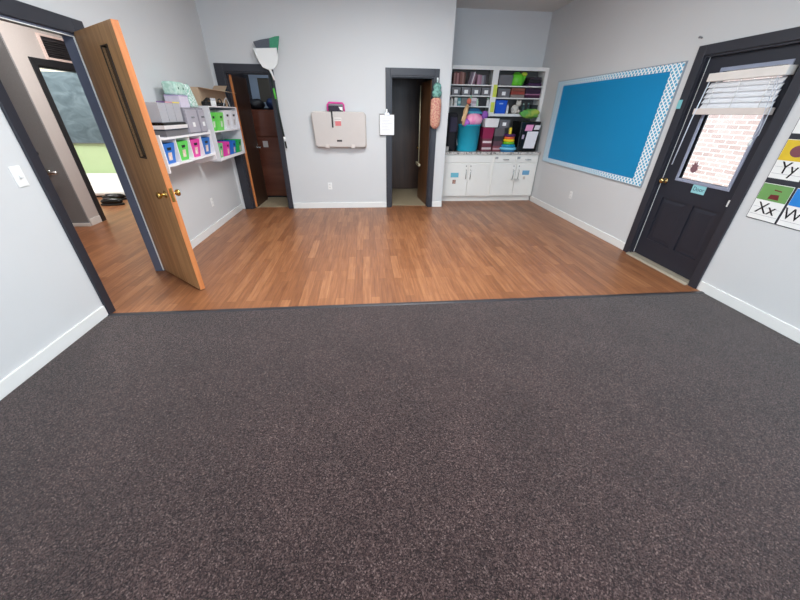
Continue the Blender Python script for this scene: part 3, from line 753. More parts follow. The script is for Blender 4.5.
for k in range(3):
    y = 5.13+k*.055
    t = thing('marker', 'white capped marker standing on the farther shelf, '+['nearest','middle','farthest'][k]+' of three', 'marker', (-1.97,y,ZF), group='white markers')
    obj('barrel', MB().cyl((-1.97,y,ZF),.013,.06,seg=12), WHITEP, t); obj('cap', MB().lathe([(.014,.06),(.013,.085),(.008,.09)],(-1.97,y,ZF),12), M((210,210,214),.4), t)
t = thing('headphones', 'black headphones with pale cable lying on the farther wall shelf', 'headphones', (-1.99,5.5,ZF))
for y in (5.42,5.55): obj('ear_cup', MB().lathe([(0,0),(.042,.004),(.048,.02),(.042,.045),(0,.048)],(-1.995,y,ZF),18), BLACKG, t)
obj('headband', MB().tube([(-1.995,5.42,ZF+.04),(-1.995,5.43,ZF+.075),(-1.995,5.485,ZF+.09),(-1.995,5.54,ZF+.075),(-1.995,5.55,ZF+.04)],.008,8), BLACK, t)
obj('cable', MB().tube([(-1.96,5.5,ZF+.01),(-1.955,5.56,ZF+.08),(-1.955,5.64,ZF+.11),(-1.955,5.7,ZF+.05),(-1.955,5.72,ZF+.006)],.005,6), M((216,222,226),.5), t)

# ------------------------------------------------------------------ closet contents
t = thing('storage_cabinet', 'tall glossy brown two-door cabinet inside the left closet', 'cabinet', (-1.8,7.3,.004))
k0,k1,ky = -2.17,-1.44,7.02
obj('carcass', MB().box((k0,ky,.03),(k1,ky+.6,1.55)), WALNUTG, t, bevel=.004)
up = obj('upper_door', MB().box((k0+.004,ky-.03,1.12),(k1-.004,ky,1.545)), WALNUTG, t, bevel=.01); lo = obj('lower_door', MB().box((k0+.004,ky-.03,.05),(k1-.004,ky,1.108)), WALNUTG, t, bevel=.01)
obj('plinth', MB().box((k0+.02,ky,.004),(k1-.02,ky+.58,.03)), BLACK, t)
obj('handle', MB().tube([(k0+.04,ky-.03,1.18),(k0+.04,ky-.055,1.2),(k0+.04,ky-.055,1.36),(k0+.04,ky-.03,1.38)],.007,8), M((60,40,34),.3), up)
obj('paper_note', MB().box((-1.93,ky-.032,.935),(-1.84,ky-.03,1.04)), M((190,182,178),.8), lo)
s = obj('black_bag', MB().ball((-1.99,7.25,1.635),.15,.16,.085,lump=.12), M((30,32,38),.5,vary=.2), loc=(-1.99,7.25,1.55)); tag(s, 'black bag slumped on top of the brown cabinet', 'bag')
s = obj('blue_bag', MB().ball((-1.66,7.24,1.65),.14,.15,.1,lump=.14), M((34,54,96),.6,vary=.2), loc=(-1.66,7.24,1.55)); tag(s, 'dark blue bag on top of the brown cabinet', 'bag')
t = thing('wall_frame', 'grey-blue framed dark board high on the left closet back wall', 'frame', (-1.8,7.8,1.7))
fx0,fx1,fz0,fz1 = -2.2,-1.4,1.58,2.2
mb = MB()
for a,b in (((fx0,fz0),(fx1,fz0+.1)),((fx0,fz1-.12),(fx1,fz1)),((fx0,fz0+.1),(fx0+.15,fz1-.12)),((fx1-.1,fz0+.1),(fx1,fz1-.12))): mb.box((a[0],7.79,a[1]),(b[0],7.82,b[1]))
obj('frame', mb, M((176,194,216),.5), t, bevel=.003); obj('board', MB().box((fx0+.15,7.805,fz0+.1),(fx1-.1,7.82,fz1-.12)), M((104,100,92),.8), t)
s = obj('door_wedge', MB().prism([(-2.1,.004),(-2.0,.004),(-2.045,.07),(-2.06,.07)],1,6.86,6.92), M((200,194,186),.6), loc=(-2.05,6.89,.004)); tag(s, 'small pale wedge on the left closet floor before the brown cabinet', 'wedge')
t = thing('dust_mop', 'pale-handled dust mop hanging head down on the middle closet door', 'mop', (1.0,6.7,.68))
px = 1.0
obj('handle', MB().tube([(px,6.66,.7),(px,6.74,1.95)],.011,10), M((176,168,140),.35,.3), t); obj('mop_head', MB().box((px-.03,6.5,.655),(px+.012,6.86,.7)), M((190,178,148),.8,bump=.8), t, bevel=.01)

# ------------------------------------------------------------------ hall and far room contents
t = thing('wall_grille', 'square pale-framed dark grille above the inner hall doorway', 'grille', (HX,5.93,2.12))
gy0,gy1,gz0,gz1 = 5.70,6.2,2.083,2.36
mb = MB()
for a,b in (((gy0,gz0),(gy1,gz0+.025)),((gy0,gz1-.025),(gy1,gz1)),((gy0,gz0+.025),(gy0+.02,gz1-.025)),((gy1-.02,gz0+.025),(gy1,gz1-.025))): mb.box((HX,a[0],a[1]),(HX+.03,b[0],b[1]))
obj('frame', mb, M((232,212,206),.5), t)
mb = MB().box((HX,gy0+.02,gz0+.025),(HX+.008,gy1-.02,gz1-.025))
for k in range(8): mb.box((-.012,gy0+.02,-.001),(.012,gy1-.02,.001),mat=Matrix.Translation((HX+.016,0,gz0+.04+k*.025)) @ Matrix.Rotation(.7,4,'Y'))
obj('louvres', mb, M((58,56,60),.6), t)
# grey hall door with lever handle
d5 = struct('door_5', MB().box((-5.2,5.18,.05),(HX-.004,5.2,2.9)), GREYDOOR)
zl, xl = .76, -4.36
obj('lever_handle', MB().cyl((xl,5.16,zl),.04,.02,1).tube([(xl,5.17,zl),(xl,5.11,zl),(xl+.03,5.1,zl),(xl+.17,5.1,zl+.004)],.02,10), CHROME, d5)
obj('deadbolt', MB().cyl((xl-.04,5.15,1.0),.03,.03,1), M((60,58,58),.4,.5), d5)
t = thing('chalkboard', 'smeared grey-blue chalkboard on the far room wall', 'chalkboard', (-5.6,FY,.91))
def chalk_mat():
    m, nt, b = newmat('chalkboard'); L = nt.links; mp = mapping(nt,(1,1,1.6))
    n = nt.nodes.new('ShaderNodeTexNoise'); n.inputs['Scale'].default_value = 3.2; n.inputs['Detail'].default_value = 7; n.inputs['Distortion'].default_value = 1.2
    L.new(mp.outputs[0], n.inputs['Vector']); r = ramp(nt, [(.3,(84,102,112)),(.55,(108,128,138)),(.8,(140,160,170))])
    L.new(n.outputs['Fac'], r.inputs[0]); L.new(r.outputs[0], b.inputs['Base Color']); b.inputs['Roughness'].default_value = .6
    return m
obj('board', MB().box((-6.9,FY-.022,.915),(-4.6,FY-.001,2.12)), chalk_mat(), t); obj('ledge', MB().box((-6.9,FY-.05,.905),(-4.6,FY,.918)), M((120,120,118),.5), t)
t = thing('floor_mat', 'white padded mat propped on the far room floor', 'mat', (-5.6,7.5,0))
obj('cushion', MB().prism([(7.12,.03),(7.12,.1),(7.5,.24),(7.95,.34),(7.98,.03)],0,-6.6,-4.7), M((238,238,236),.8,vary=.04,scale=6,bump=.6,bscale=9), t, bevel=.03, seg=3)
obj('base', MB().box((-6.58,7.14,0),(-4.72,7.96,.03)), M((40,34,34),.6), t)
for k,(x,y,r_) in enumerate(((-4.86,6.88,.5),(-4.66,6.5,.1))):
    t = thing('shoe', ['black shoe by the white mat in the far room','black shoe nearest the inner doorway in the far room'][k], 'shoe', (x,y,0), r_, group='black shoes')
    m = Matrix.Translation((x,y,0)) @ Matrix.Rotation(r_,4,'Z')
    obj('upper', MB().ball((0,0,.065),.18,.07,.06).xf(m), BLACKG, t); obj('sole', MB().lathe([(0,0),(.19,0),(.195,.02),(.18,.03),(0,.03)],seg=24,sy=.42).xf(m), M((34,32,32),.7), t)
    obj('opening', MB().lathe([(.03,0),(.055,.006),(.05,.012)],seg=16,sy=.7).xf(m @ Matrix.Translation((-.07,0,.112))), M((70,66,70),.8), t)

# ------------------------------------------------------------------ alcove: base cabinets, worktop, bookcase
CY = 6.5
KX0, KXM, KX1 = XE, 2.4, B
def pull_v(parent, x, z0, z1, y=CY-.018): return obj('handle', MB().tube([(x,y,z0),(x,y-.028,z0+.004),(x,y-.028,z1-.004),(x,y,z1)],.006,8), CHROME, parent)
def pull_h(parent, x0, x1, z, y=CY-.018): return obj('handle', MB().tube([(x0,y,z),(x0+.004,y-.028,z),(x1-.004,y-.028,z),(x1,y,z)],.006,8), CHROME, parent)
CAB = M((238,236,230),.42,vary=.02)
def cabinet(name, label, x0, x1, d0, dm, d1, drawers):
    t = thing(name, label, 'cabinet', ((x0+x1)/2,CY+.3,0))
    obj('carcass', MB().box((x0,CY,.1),(x1,AY,.868)).box((x0,CY+.05,0),(x1,AY,.1)), CAB, t)
    ds = []
    for (a,b) in ((d0,dm-.004),(dm+.004,d1)):
        ds.append(obj('door', MB().box((a,CY-.018,.112),(b,CY,.708)), CAB, t, bevel=.003))
    for a,b in drawers:
        dr = obj('drawer' if len(drawers) > 1 else 'drawer_front', MB().box((a,CY-.018,.73),(b,CY,.846)), CAB, t, bevel=.003)
        if len(drawers) > 1:
            m_ = (a+b)/2+.02; pull_h(dr,m_-.055,m_+.055,.782)
            obj('label_holder', MB().box((a+.02,CY-.02,.79),(a+.075,CY-.018,.83)), M((176,176,176),.4,.5), dr)
    return t, ds
ta, dsa = cabinet('base_cabinet', 'white base cabinet with one wide drawer front, left under the worktop', KX0, KXM-.001, 1.45, 1.94, 2.345, [(1.45,2.345)])
tb, dsb = cabinet('base_cabinet', 'white base cabinet with two drawers, right under the worktop', KXM+.001, KX1-.016, 2.425, 2.89, 3.285, [(2.425,2.845),(2.86,3.285)])
for d,x in ((dsa[0],1.898),(dsa[1],1.985),(dsb[0],2.838),(dsb[1],2.945)):
    pull_v(d, x, .43, .6)
    obj('latch', MB().cyl((x,CY-.026,.665),.009,.008,1,12), M((90,88,86),.4,.6), d)
obj('sticker', MB().box((1.607,CY-.02,.462),(1.76,CY-.018,.545)), M((110,184,206),.6), dsa[0]); obj('picture', MB().box((1.65,CY-.02,.345),(1.715,CY-.018,.418)), pattern_mat((196,150,130),(110,86,84),60,'noise',.5), dsa[0])
obj('sticker', MB().box((3.03,CY-.02,.505),(3.17,CY-.018,.585)), M((112,168,204),.6), dsb[1]); obj('picture', MB().box((3.06,CY-.02,.42),(3.105,CY-.018,.475)), M((200,190,180),.6), dsb[1])
t = thing('child_lock', 'white child lock looped round the right cabinet handles', 'lock', (2.89,CY-.05,.42))
obj('strap', MB().tube([(2.81,CY-.062,.425),(2.97,CY-.062,.425),(2.975,CY-.056,.42),(2.97,CY-.05,.42),(2.81,CY-.05,.42),(2.805,CY-.056,.42)],.006,8,closed=True), M((214,212,206),.5), t); obj('catch', MB().box((2.87,CY-.075,.41),(2.92,CY-.05,.44)), M((200,198,194),.5), t, bevel=.004)
mb = MB().box((XE,CY-.03,.868),(B,AY,.912))
s = obj('worktop', mb, granite_mat(), loc=((XE+B)/2,CY+.3,.868), bevel=.004); tag(s, 'speckled grey stone worktop over the white base cabinets', 'worktop')
ZC = .912
# bookcase above
UY = 6.8
t = bookcase = thing('bookcase', 'white built-in bookcase on the worktop filled with toys and books', 'bookcase', ((XE+B)/2,UY+.15,ZC))
mb = MB(); post0, post1 = 2.3, 2.405
mb.box((XE,UY,ZC),(1.555,UY+.02,2.262)).box((post0,UY,1.541),(post1,UY+.02,2.205)).box((3.262,UY,ZC),(B-.001,UY+.02,2.262)).box((1.555,UY,2.205),(3.262,UY+.02,2.262))
obj('face_frame', mb, WHITE, t, bevel=.002)
mb = MB().box((1.535,UY+.02,ZC),(1.555,AY-.02,2.262)).box((2.325,UY+.02,1.49),(2.345,AY-.02,2.262)).box((3.262,UY+.02,ZC),(3.282,AY-.02,2.262)).box((1.555,UY+.02,2.242),(3.262,AY-.02,2.262))
obj('side_panel', mb, WHITE, t)
obj('back_panel', MB().box((1.535,AY-.019,.912),(3.282,AY-.001,2.262)), M((96,94,92),.6), t)  # dark grey stands in for shade inside the bookcase
ZL = [1.985,1.82,1.655]; ZR = [1.98,1.795,1.54]
for z in ZL: obj('shelf', MB().box((1.555,UY+.005,z-.018),(2.325,AY-.02,z)), WHITE, t, bevel=.002)
for z in ZR[:2]: obj('shelf', MB().box((2.345,UY+.005,z-.018),(3.262,AY-.02,z)), WHITE, t, bevel=.002)
obj('shelf', MB().box((2.3,UY-.02,1.495),(3.262,AY-.02,1.54)), WHITE, t, bevel=.002)
LIME = M((212,222,90),.7,vary=.05)
for (z0,z1,nm,x) in ((1.8,1.99,'upper',2.372),(1.56,1.72,'lower',2.362)):
    s = obj('paper_strip', MB().box((x-.035,UY-.0015,z0),(x+.035,UY,z1)), LIME, loc=(x,UY,z0)); tag(s, nm+' lime yellow paper strip taped to the bookcase post', 'paper strip')
# --- left column, top row: books
x = 1.6; zs = ZL[0]
spec = [((150,112,108),.028,.17,0,'dusty pink'),((128,80,80),.022,.185,0,'red brown'),((176,128,128),.03,.165,0,'pale pink'),((110,62,62),.024,.18,0,'dark red'),((134,92,84),.03,.19,0,'brown'),
        ((146,112,106),.028,.18,0,'fawn'),((106,72,66),.024,.175,0,'dark brown'),
        ((116,104,112),.018,.185,.24,'grey'),((96,84,100),.016,.19,.24,'slate'),((140,126,140),.018,.185,.24,'lilac grey'),((226,220,222),.013,.19,.24,'white'),((150,110,122),.016,.17,.24,'rose'),((104,76,92),.018,.16,.24,'plum'),
        ((168,130,148),.04,.15,0,'mauve'),((150,116,134),.035,.145,0,'dull pink'),((138,140,146),.035,.14,0,'silver grey'),((92,88,98),.03,.15,0,'charcoal'),((56,52,52),.05,.15,0,'black')]
leanx = 0
for i,(c,w,h,lean,nm) in enumerate(spec):
    if i == 7: x += .05
    pos = ['by the left end','left of centre, upright','among the leaning ones','right of centre, upright'][0 if i < 4 else 1 if i < 7 else 2 if i < 13 else 3]
    t = thing('book', nm+' spined book on the top left bookcase shelf, '+pos, 'book', (x,UY+.12,zs), group='books on the top left shelf')
    sh = Matrix(((1,0,lean,0),(0,1,0,0),(0,0,1,0),(0,0,0,1)))
    m = Matrix.Translation((x,UY+.03,zs)) @ sh
    obj('cover', MB().box((0,0,0),(.003,.15,h)).box((w-.003,0,0),(w,.15,h)).box((.003,0,0),(w-.003,.004,h)).xf(m), M(c,.6,vary=.08), t)
    obj('pages', MB().box((.003,.004,.003),(w-.003,.147,h-.004)).xf(m), M((214,206,194),.8), t)
    x += w+.004
    if i == 12: x += .045
# clear bins with white labels (second row left)
def clear_bin(label, x0, x1, z0, h, y0=UY+.03, d=.2, mat=None, fill=(120,110,108)):
    t = thing('clear_bin', label, 'bin', ((x0+x1)/2,y0+d/2,z0))
    obj('tub', MB().taper((x0,y0,z0),(x1,y0+d,z0+h),.93,wall=.004), mat or CLEARD, t)
    obj('contents', MB().box((x0+.02,y0+.02,z0+.006),(x1-.02,y0+d-.02,z0+h*.75)), M(fill,.8,vary=.4,scale=40), t, bevel=.006)
    obj('lid', MB().box((x0-.004,y0-.004,z0+h),(x1+.004,y0+d+.004,z0+h+.01)), M((120,120,124),.4), t, bevel=.002)
    c = (x0+x1)/2; z = z0+h*.5
    yf = y0+(d*.035)*.5-.002
    obj('label', MB().box((c-.034,y0-.001,z-.028),(c+.034,y0+.003,z+.028)), PAPER, t)
    return t
first = clear_bin('lidded clear bin with white label, leftmost on the second shelf of the bookcase', 1.575,1.745,ZL[1],.115)
for k,nm in ((1,'second from left'),(2,'third from left'),(3,'rightmost')):
    dup(first, (first.location.x+.187*k,first.location.y,first.location.z), 'white-labelled clear bin, '+nm+' on the second left bookcase shelf')
# third row left: bottles and boxes
def bottle(label, x, z0, h, r, c, cap, y=UY+.06):
    t = thing('bottle', label, 'bottle', (x,y,z0))
    obj('body', MB().lathe([(0,0),(r,0),(r*1.02,h*.1),(r,h*.65),(r*.5,h*.8),(r*.5,h*.86),(0,h*.86)],(x,y,z0),16), M(c,.4), t)
    obj('cap', MB().cyl((x,y,z0+h*.86),r*.55,h*.14,seg=14), M(cap,.4), t)
def carton(label, x0, x1, z0, h, c, y0=UY+.03, d=.16, name='box', cat='box', stripe=None):
    t = thing(name, label, cat, ((x0+x1)/2,y0+d/2,z0))
    obj('body', MB().box((x0,y0,z0),(x1,y0+d,z0+h)), M(c,.6,vary=.08), t, bevel=.003)
    if stripe: obj('printed_band', MB().box((x0+.004,y0-.001,z0+h*.3),(x1-.004,y0,z0+h*.62)), M(stripe,.6), t)
    return t
z3 = ZL[2]
bottle('white bottle at the left end of the third bookcase shelf', 1.6,z3,.135,.026,(222,220,214),(200,196,190))
carton('white carton beside the left end bottle on the third bookcase shelf', 1.645,1.7,z3,.13,(226,226,222),stripe=(190,200,200))
carton('teal carton on the third bookcase shelf', 1.708,1.765,z3,.125,(96,150,158),stripe=(176,206,206))
carton('grey box on the third bookcase shelf behind the tan toy', 1.775,1.93,z3,.13,(116,122,120))
carton('pinkish white box in the middle of the third bookcase shelf', 1.96,2.06,z3,.13,(216,204,210),stripe=(176,160,170))
bottle('pale green bottle on the third bookcase shelf', 2.085,z3,.12,.022,(186,216,190),(214,220,206))
carton('black box on the third bookcase shelf', 2.112,2.25,z3,.125,(38,38,42))
bottle('white bottle at the right end of the third bookcase shelf', 2.285,z3,.13,.026,(226,224,224),(150,200,160))
# --- on the worktop, left
t = thing('bucket', 'big teal plastic bucket on the worktop under the bookcase', 'bucket', (1.94,6.72,ZC))
bx,by = 1.935,6.73
obj('tub', MB().lathe([(0,0),(.186,0),(.192,.01),(.213,.43),(.222,.43),(.224,.45),(.205,.45),(.18,.02),(0,.02)],(bx,by,ZC),36), M((40,172,200),.35,vary=.03), t)
obj('handle', MB().tube([(bx-.222,by,ZC+.42),(bx-.23,by-.04,ZC+.3),(bx-.222,by-.07,ZC+.15),(bx-.21,by-.08,ZC+.1)],.007,8), M((196,206,210),.4), t)
t = thing('plush_toy', 'pink round plush with purple ends sitting in the teal bucket', 'plush toy', (1.98,6.7,ZC+.42))
obj('body', MB().ball((1.985,6.66,ZC+.525),.17,.14,.115), pattern_mat((244,140,190),(250,176,206),9,'noise',.5), t)
obj('lobe', MB().ball((1.83,6.585,ZC+.475),.075,.06,.065), M((186,110,206),.8), t)
obj('lobe', MB().ball((2.19,6.66,ZC+.6),.065,.06,.07), M((142,88,176),.8), t)
obj('stalk', MB().tube([(2.09,6.68,ZC+.53),(2.16,6.665,ZC+.58)],.03,10), M((160,96,190),.8), t)
t = thing('hat', 'dark teal bucket hat on top of the pink plush', 'hat', (2.0,6.72,ZC+.6))
obj('crown', MB().lathe([(.13,0),(.12,.04),(.085,.07),(0,.075)],(2.0,6.72,ZC+.635),24,sy=.75), M((28,86,128),.7), t); obj('brim', MB().lathe([(.1,.005),(.185,-.025),(.19,-.02),(.12,.02)],(2.0,6.72,ZC+.645),28,sy=.7), M((70,150,180),.7), t)
t = thing('stuffed_toy', 'tan long-bodied stuffed toy with orange head leaning over the bucket', 'stuffed toy', (1.83,6.58,ZC+.45))
obj('body', MB().tube([(1.765,6.52,ZC+.44),(1.775,6.53,ZC+.55),(1.8,6.56,ZC+.66),(1.835,6.6,ZC+.75)],[.022,.034,.042,.028],12), M((216,178,132),.9,bump=.5), t)
obj('head', MB().ball((1.86,6.62,ZC+.81),.04,.036,.05), M((206,110,92),.9), t)
obj('ear', MB().tube([(1.875,6.62,ZC+.84),(1.9,6.625,ZC+.9)],[.014,.008],8), M((150,210,170),.8), t)
obj('arm', MB().tube([(1.79,6.53,ZC+.62),(1.75,6.52,ZC+.57),(1.74,6.515,ZC+.5)],[.02,.018,.02],8), M((226,192,150),.9), t)
t = thing('backpack', 'black backpack standing on the worktop at the left end', 'backpack', (1.64,6.82,ZC))
obj('body', MB().box((1.5,6.585,ZC),(1.69,6.78,ZC+.64)), M((28,28,34),.8,vary=.2), t, bevel=.06, seg=4)
obj('pocket', MB().box((1.53,6.55,ZC+.32),(1.67,6.6,ZC+.56)), M((48,44,64),.8,vary=.2), t, bevel=.02, seg=3); obj('strap', MB().tube([(1.66,6.57,ZC+.58),(1.68,6.555,ZC+.4),(1.67,6.565,ZC+.1)],.012,8), BLACK, t)
carton('small pale grey box at the left end of the worktop', 1.44,1.535,ZC,.085,(178,174,168),y0=6.52,d=.12)
# stacks of boxes
carton('clear box with maroon beads, bottom of the stack beside the teal bucket', 2.185,2.375,ZC,.11,(110,48,60),y0=6.6,d=.2,name='clear_box',stripe=(206,190,190))
carton('clear box with pink beads, second from bottom of the stack beside the teal bucket', 2.19,2.37,ZC+.11,.11,(120,56,72),y0=6.6,d=.2,name='clear_box',stripe=(226,212,212))
t = thing('maroon_bin', 'maroon plastic bin on the two clear boxes beside the teal bucket', 'bin', (2.28,6.7,ZC+.22))
obj('tub', MB().taper((2.175,6.59,ZC+.22),(2.39,6.8,ZC+.4),.88,wall=.005), M((142,24,72),.4), t, bevel=.006); obj('rim', MB().tube([(2.175,6.59,ZC+.4),(2.39,6.59,ZC+.4),(2.39,6.8,ZC+.4),(2.175,6.8,ZC+.4)],.008,8,closed=True), M((120,20,62),.4), t)
carton('red-filled clear box, bottom of the stack behind the ring toy', 2.41,2.595,ZC,.095,(128,66,76),y0=6.62,d=.2,name='clear_box',stripe=(190,150,156))
carton('purple-grey box, second in the stack behind the ring toy', 2.415,2.59,ZC+.095,.08,(92,62,74),y0=6.62,d=.2,name='clear_box')
carton('dark box, third in the stack behind the ring toy', 2.415,2.585,ZC+.175,.085,(50,46,52),y0=6.62,d=.2,name='clear_box')
carton('grey box, topmost below the labelled bin behind the ring toy', 2.41,2.6,ZC+.26,.14,(96,90,94),y0=6.62,d=.2,name='clear_box')
clear_bin('lidded clear bin with white label under the shelf above the ring toy', 2.47,2.66,ZC+.4,.12,y0=6.6,fill=(110,90,96))
t = thing('white_bin', 'white rectangular bin perched over the maroon bin', 'bin', (2.32,6.7,ZC+.41))
obj('tub', MB().taper((2.185,6.57,ZC+.408),(2.45,6.78,ZC+.545),.92,wall=.005), M((232,228,228),.45), t, bevel=.006); obj('rim', MB().tube([(2.185,6.57,ZC+.545),(2.45,6.57,ZC+.545),(2.45,6.78,ZC+.545),(2.185,6.78,ZC+.545)],.006,8,closed=True), WHITEP, t)
# ring stacker
rx,ry = 2.705,6.61
t = thing('ring_stacker', 'rainbow ring stacking toy with yellow peg on the worktop', 'toy', (rx,ry,ZC))
obj('base', MB().lathe([(0,0),(.13,0),(.135,.02),(.12,.03),(0,.03)],(rx,ry,ZC),28), M((40,120,170),.4), t)
def ring(z, R_, h, c): obj('ring', MB().tube([(rx+R_*math.cos(2*PI*k/24),ry+R_*math.sin(2*PI*k/24),z+h/2) for k in range(24)],h/2*1.02,10,closed=True), M(c,.35), t)
for z,R_,h,c in ((.03,.135,.05,(120,204,232)),(.078,.105,.05,(24,140,180)),(.126,.088,.045,(110,190,40)),(.169,.083,.045,(250,214,40)),(.212,.076,.045,(236,110,60)),(.255,.085,.045,(84,40,96))): ring(ZC+z,R_,h,c)
obj('peg', MB().lathe([(.036,.03),(.028,.3),(.026,.39),(.015,.405),(0,.405)],(rx,ry,ZC),18), M((244,214,60),.4), t)
# black microwave with papers
t = thing('microwave', 'black microwave with papers taped on its front at the right of the worktop', 'microwave', (3.05,6.75,ZC))
m0,m1,my = 2.875,3.255,6.56
obj('case', MB().box((m0,my+.02,ZC+.012),(m1,6.98,ZC+.51)), BLACKG, t, bevel=.012); obj('front_door', MB().box((m0+.004,my,ZC+.016),(m1-.004,my+.022,ZC+.505)), BLACKG, t, bevel=.01)
obj('handle', MB().tube([(m0+.03,my,ZC+.12),(m0+.03,my-.03,ZC+.14),(m0+.03,my-.03,ZC+.38),(m0+.03,my,ZC+.4)],.009,8), BLACK, t)
for x in (m0+.03,m1-.03): obj('foot', MB().cyl((x,my+.06,ZC),.012,.013,seg=12), BLACK, t)
def note(label, x0, x1, z0, z1, c, lean=.02):
    s = obj('note', MB().prism([(x0,z0),(x1,z0),(x1+lean,z1),(x0+lean,z1)],1,my-.0016,my), M(c,.8,vary=.02), loc=((x0+x1)/2,my,z0)); tag(s, label, 'note')
note('large white sheet taped to the black microwave', 2.985,3.2,ZC+.06,ZC+.345,(236,234,240),.035)
note('pink note taped to the black microwave', 2.96,3.1,ZC+.355,ZC+.455,(240,160,204))
note('small white note right of the pink one on the black microwave', 3.13,3.235,ZC+.375,ZC+.45,(226,222,228))
note('tiny lilac note left of the white sheet on the black microwave', 2.925,2.965,ZC+.22,ZC+.29,(196,176,200),.005)
# --- right column
t = thing('wire_basket', 'dark clear basket at the left end of the top right bookcase shelf', 'basket', (2.54,UY+.12,ZR[0]))
obj('tub', MB().taper((2.43,UY+.03,ZR[0]),(2.69,UY+.24,ZR[0]+.16),.9,wall=.004), CLEARD, t); obj('lining', MB().ball((2.55,UY+.13,ZR[0]+.065),.09,.08,.055,lump=.15), M((140,134,130),.8,vary=.3), t)
t = thing('watering_can', 'lime green toy watering can on the top right bookcase shelf', 'watering can', (2.8,UY+.1,ZR[0]))
wx,wy,wz = 2.79,UY+.11,ZR[0]
obj('body', MB().lathe([(0,0),(.1,0),(.12,.03),(.125,.1),(.11,.155),(.08,.185),(.065,.18),(0,.17)],(wx,wy,wz),24), M((98,196,48),.4), t)
obj('spout', MB().tube([(wx+.09,wy-.03,wz+.06),(wx+.12,wy-.04,wz+.12),(wx+.125,wy-.05,wz+.16)],[.03,.024,.024],10), M((98,196,48),.4), t)
obj('rose', MB().ball((wx+.11,wy-.05,wz+.18),.055,.035,.032), M((176,190,60),.5), t)
obj('handle', MB().tube([(wx-.08,wy,wz+.14),(wx-.05,wy,wz+.2),(wx+.03,wy,wz+.205),(wx+.07,wy,wz+.15)],.012,8), M((90,180,44),.4), t)
for k,(c,h,nm) in enumerate((((66,42,78),.05,'dark purple'),((44,42,48),.05,'black'),((60,52,60),.04,'charcoal'))):
    z = ZR[0]+sum((.05,.05,.04)[:k])
    s = obj('folded_cloth', MB().box((2.99+.008*k,UY+.03,z),(3.25-.01*k,UY+.24,z+h)), M(c,.9,vary=.2,scale=25), loc=(3.12,UY+.13,z), bevel=.016, seg=3); tag(s, nm+' folded cloth, '+['bottom','middle','top'][k]+' of the pile on the top right shelf', 'cloth', 'cloths on the top right shelf')
clear_bin('lidded dark clear bin with white label on the second right bookcase shelf', 2.44,2.67,ZR[1],.13,fill=(70,64,62))
for k,(c,nm) in enumerate((((130,120,116),'grey'),((150,66,56),'red'),((128,74,60),'brick red'))):
    carton(nm+' game box, '+['bottom','middle','top'][k]+' of three on the second right bookcase shelf', 2.69+.004*k,2.955-.004*k,ZR[1]+.052*k,.05,c,d=.2,name='game_box',cat='game box')
for k,(c,nm) in enumerate((((70,34,60),'plum'),((176,120,150),'mauve'),((52,34,58),'dark purple'))):
    z = ZR[1]+(0,.05,.068)[k]; h = (.05,.018,.085)[k]
    s = obj('folded_cloth', MB().box((2.965,UY+.03,z),(3.255,UY+.24,z+h)), M(c,.9,vary=.2,scale=25), loc=(3.1,UY+.13,z), bevel=.008, seg=3); tag(s, nm+' folded cloth, '+['bottom','middle','top'][k]+' of the pile on the second right shelf', 'cloth', 'cloths on the second right shelf')
t = thing('blue_bin', 'royal blue plastic bin on the lowest right bookcase shelf', 'bin', (2.53,UY+.1,ZR[2]))
obj('tub', MB().taper((2.42,UY+.0,ZR[2]),(2.64,UY+.21,ZR[2]+.21),.86,wall=.005), M((18,84,204),.4), t, bevel=.006); obj('rim', MB().tube([(2.42,UY+.0,ZR[2]+.21),(2.64,UY+.0,ZR[2]+.21),(2.64,UY+.21,ZR[2]+.21),(2.42,UY+.21,ZR[2]+.21)],.007,8,closed=True), M((24,92,214),.4), t)
obj('label', MB().box((2.49,UY-.002,ZR[2]+.15),(2.56,UY+.004,ZR[2]+.17)), M((150,180,226),.6), t)
bottle('slim white bottle right of the royal blue bin', 2.675,ZR[2],.17,.026,(222,220,220),(120,110,116))
t = thing('plush_toy', 'cream plush animal on the lowest right bookcase shelf', 'plush toy', (2.85,UY+.1,ZR[2]))
WP = M((214,210,202),.95,vary=.1,bump=.6)
obj('body', MB().ball((2.84,UY+.1,ZR[2]+.075),.07,.06,.075), WP, t); obj('head', MB().ball((2.89,UY+.08,ZR[2]+.165),.05,.045,.045), WP, t)
for sx in (-.03,.03): obj('ear', MB().ball((2.89+sx,UY+.08,ZR[2]+.205),.016,.012,.022), WP, t)
for sx in (-.05,.05): obj('leg', MB().tube([(2.84+sx,UY+.06,ZR[2]+.06),(2.84+sx*1.3,UY+.03,ZR[2]+.02)],[.024,.022],8), WP, t)
bottle('dark green bottle, left of two on the lowest right shelf', 2.985,ZR[2],.17,.032,(36,66,66),(150,170,160)); bottle('dark teal bottle, right of two on the lowest right shelf', 3.08,ZR[2],.18,.036,(30,54,60),(110,140,136))
carton('black box at the right end of the lowest right shelf', 3.13,3.25,ZR[2],.15,(34,40,42))
s = obj('green_bag', MB().ball((3.09,UY-.055,ZR[2]+.005),.18,.06,.075,lump=.2), pattern_mat((92,168,76),(170,190,80),7,'noise',.55), loc=(3.09,UY-.03,ZR[2])); tag(s, 'crumpled green bag drooping over the lowest right shelf edge', 'bag')

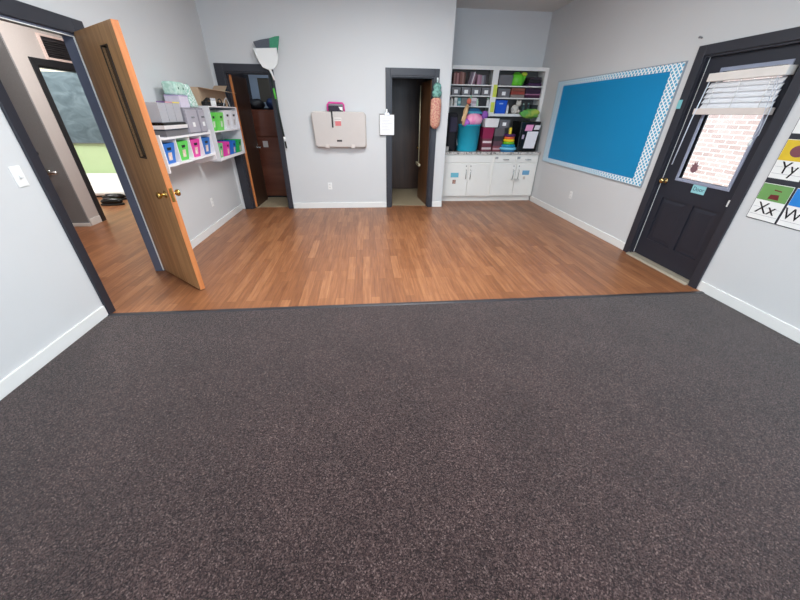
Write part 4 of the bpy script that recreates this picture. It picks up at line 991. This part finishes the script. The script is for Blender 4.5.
# ------------------------------------------------------------------ lamps (unseen ceiling fixtures added as fill) and daylight
EM = emit_mat((255,250,240), 2.0)
LAMPS = [(.45,4.0,66,'over the planks near the back wall'),(-.1,2.0,72,'over the carpet edge'),(1.0,-.1,66,'over the carpet')]
for (x,y,p,nm) in LAMPS:
    t = thing('fill_troffer', 'unseen white troffer added as fill light '+nm, 'light', (x,y,H))
    obj('housing', MB().box((x-.62,y-.3,H-.05),(x+.62,y+.3,H)), WHITE, t); obj('diffuser', MB().box((x-.58,y-.26,H-.056),(x+.58,y+.26,H-.05)), EM, t)
def area(name, loc, rot, sx, sy, power, color=(1,1,1), spread=PI):
    l = bpy.data.lights.new(name,'AREA'); l.shape = 'RECTANGLE'; l.size = sx; l.size_y = sy; l.energy = power; l.color = color; l.spread = spread
    o = bpy.data.objects.new(name, l); COL.objects.link(o); o.location = loc; o.rotation_euler = rot
    return o
for (x,y,p,nm) in LAMPS: area('fill_lamp', (x,y,H-.06), (0,0,0), 1.1, .5, p, (.94,.98,1))  # area lights under the added troffers
for (x0,x1),p in zip(WX,(40,38,90)): area('window_daylight', ((x0+x1)/2,RY-.16,1.65), (PI/2,0,0), 1.25, 1.55, p, (.78,.87,1))
area('hall_fill', (-3.0,4.6,H-.02), (0,0,0), .6, .6, 62, (1,.95,.9))  # unseen source added to brighten the hall
area('closet_fill', (-1.72,6.75,2.75), (0,0,0), .2, .2, 5, (.9,.95,1))  # added to lift the closet interior, no bulb in view
area('far_room_fill', (-5.6,6.7,H-.02), (0,0,0), 1.2, 1.0, 72, (1,.99,.95))  # fill added for the far room, fixture not seen
l = bpy.data.lights.new('sun','SUN'); l.energy = 12; l.angle = .01
o = bpy.data.objects.new('sun', l); COL.objects.link(o); o.rotation_euler = Vector((.3,-.5,-.83)).to_track_quat('-Z','Y').to_euler()
w = bpy.data.worlds.new('sky'); sc.world = w; w.use_nodes = True
bg = w.node_tree.nodes['Background']; bg.inputs[1].default_value = 2.5
bg.inputs[0].default_value = (.75,.87,1,1)

# ------------------------------------------------------------------ camera
rt = Vector((0.995471980967972,-0.09427845994015285,0.012128771537739745)); up_ = Vector((0.03661684256722978,0.4980867069235689,0.8663537610159268)); fwd = Vector((0.08771967822620191,0.8619867773796462,-0.49928354036012823))
cam = bpy.data.cameras.new('camera'); co = bpy.data.objects.new('camera', cam); COL.objects.link(co)
m3 = Matrix((rt,up_,-fwd)).transposed(); co.matrix_world = Matrix.Translation((0,0,1.5232)) @ m3.to_4x4()
cam.sensor_fit = 'HORIZONTAL'; cam.sensor_width = 36; cam.lens = 324.038/800*36; cam.clip_start = .02
sc.camera = co
sc.view_settings.view_transform = 'Standard'; sc.view_settings.look = 'None'; sc.view_settings.gamma = 1; sc.view_settings.exposure = .2; sc.view_settings.use_curve_mapping = False
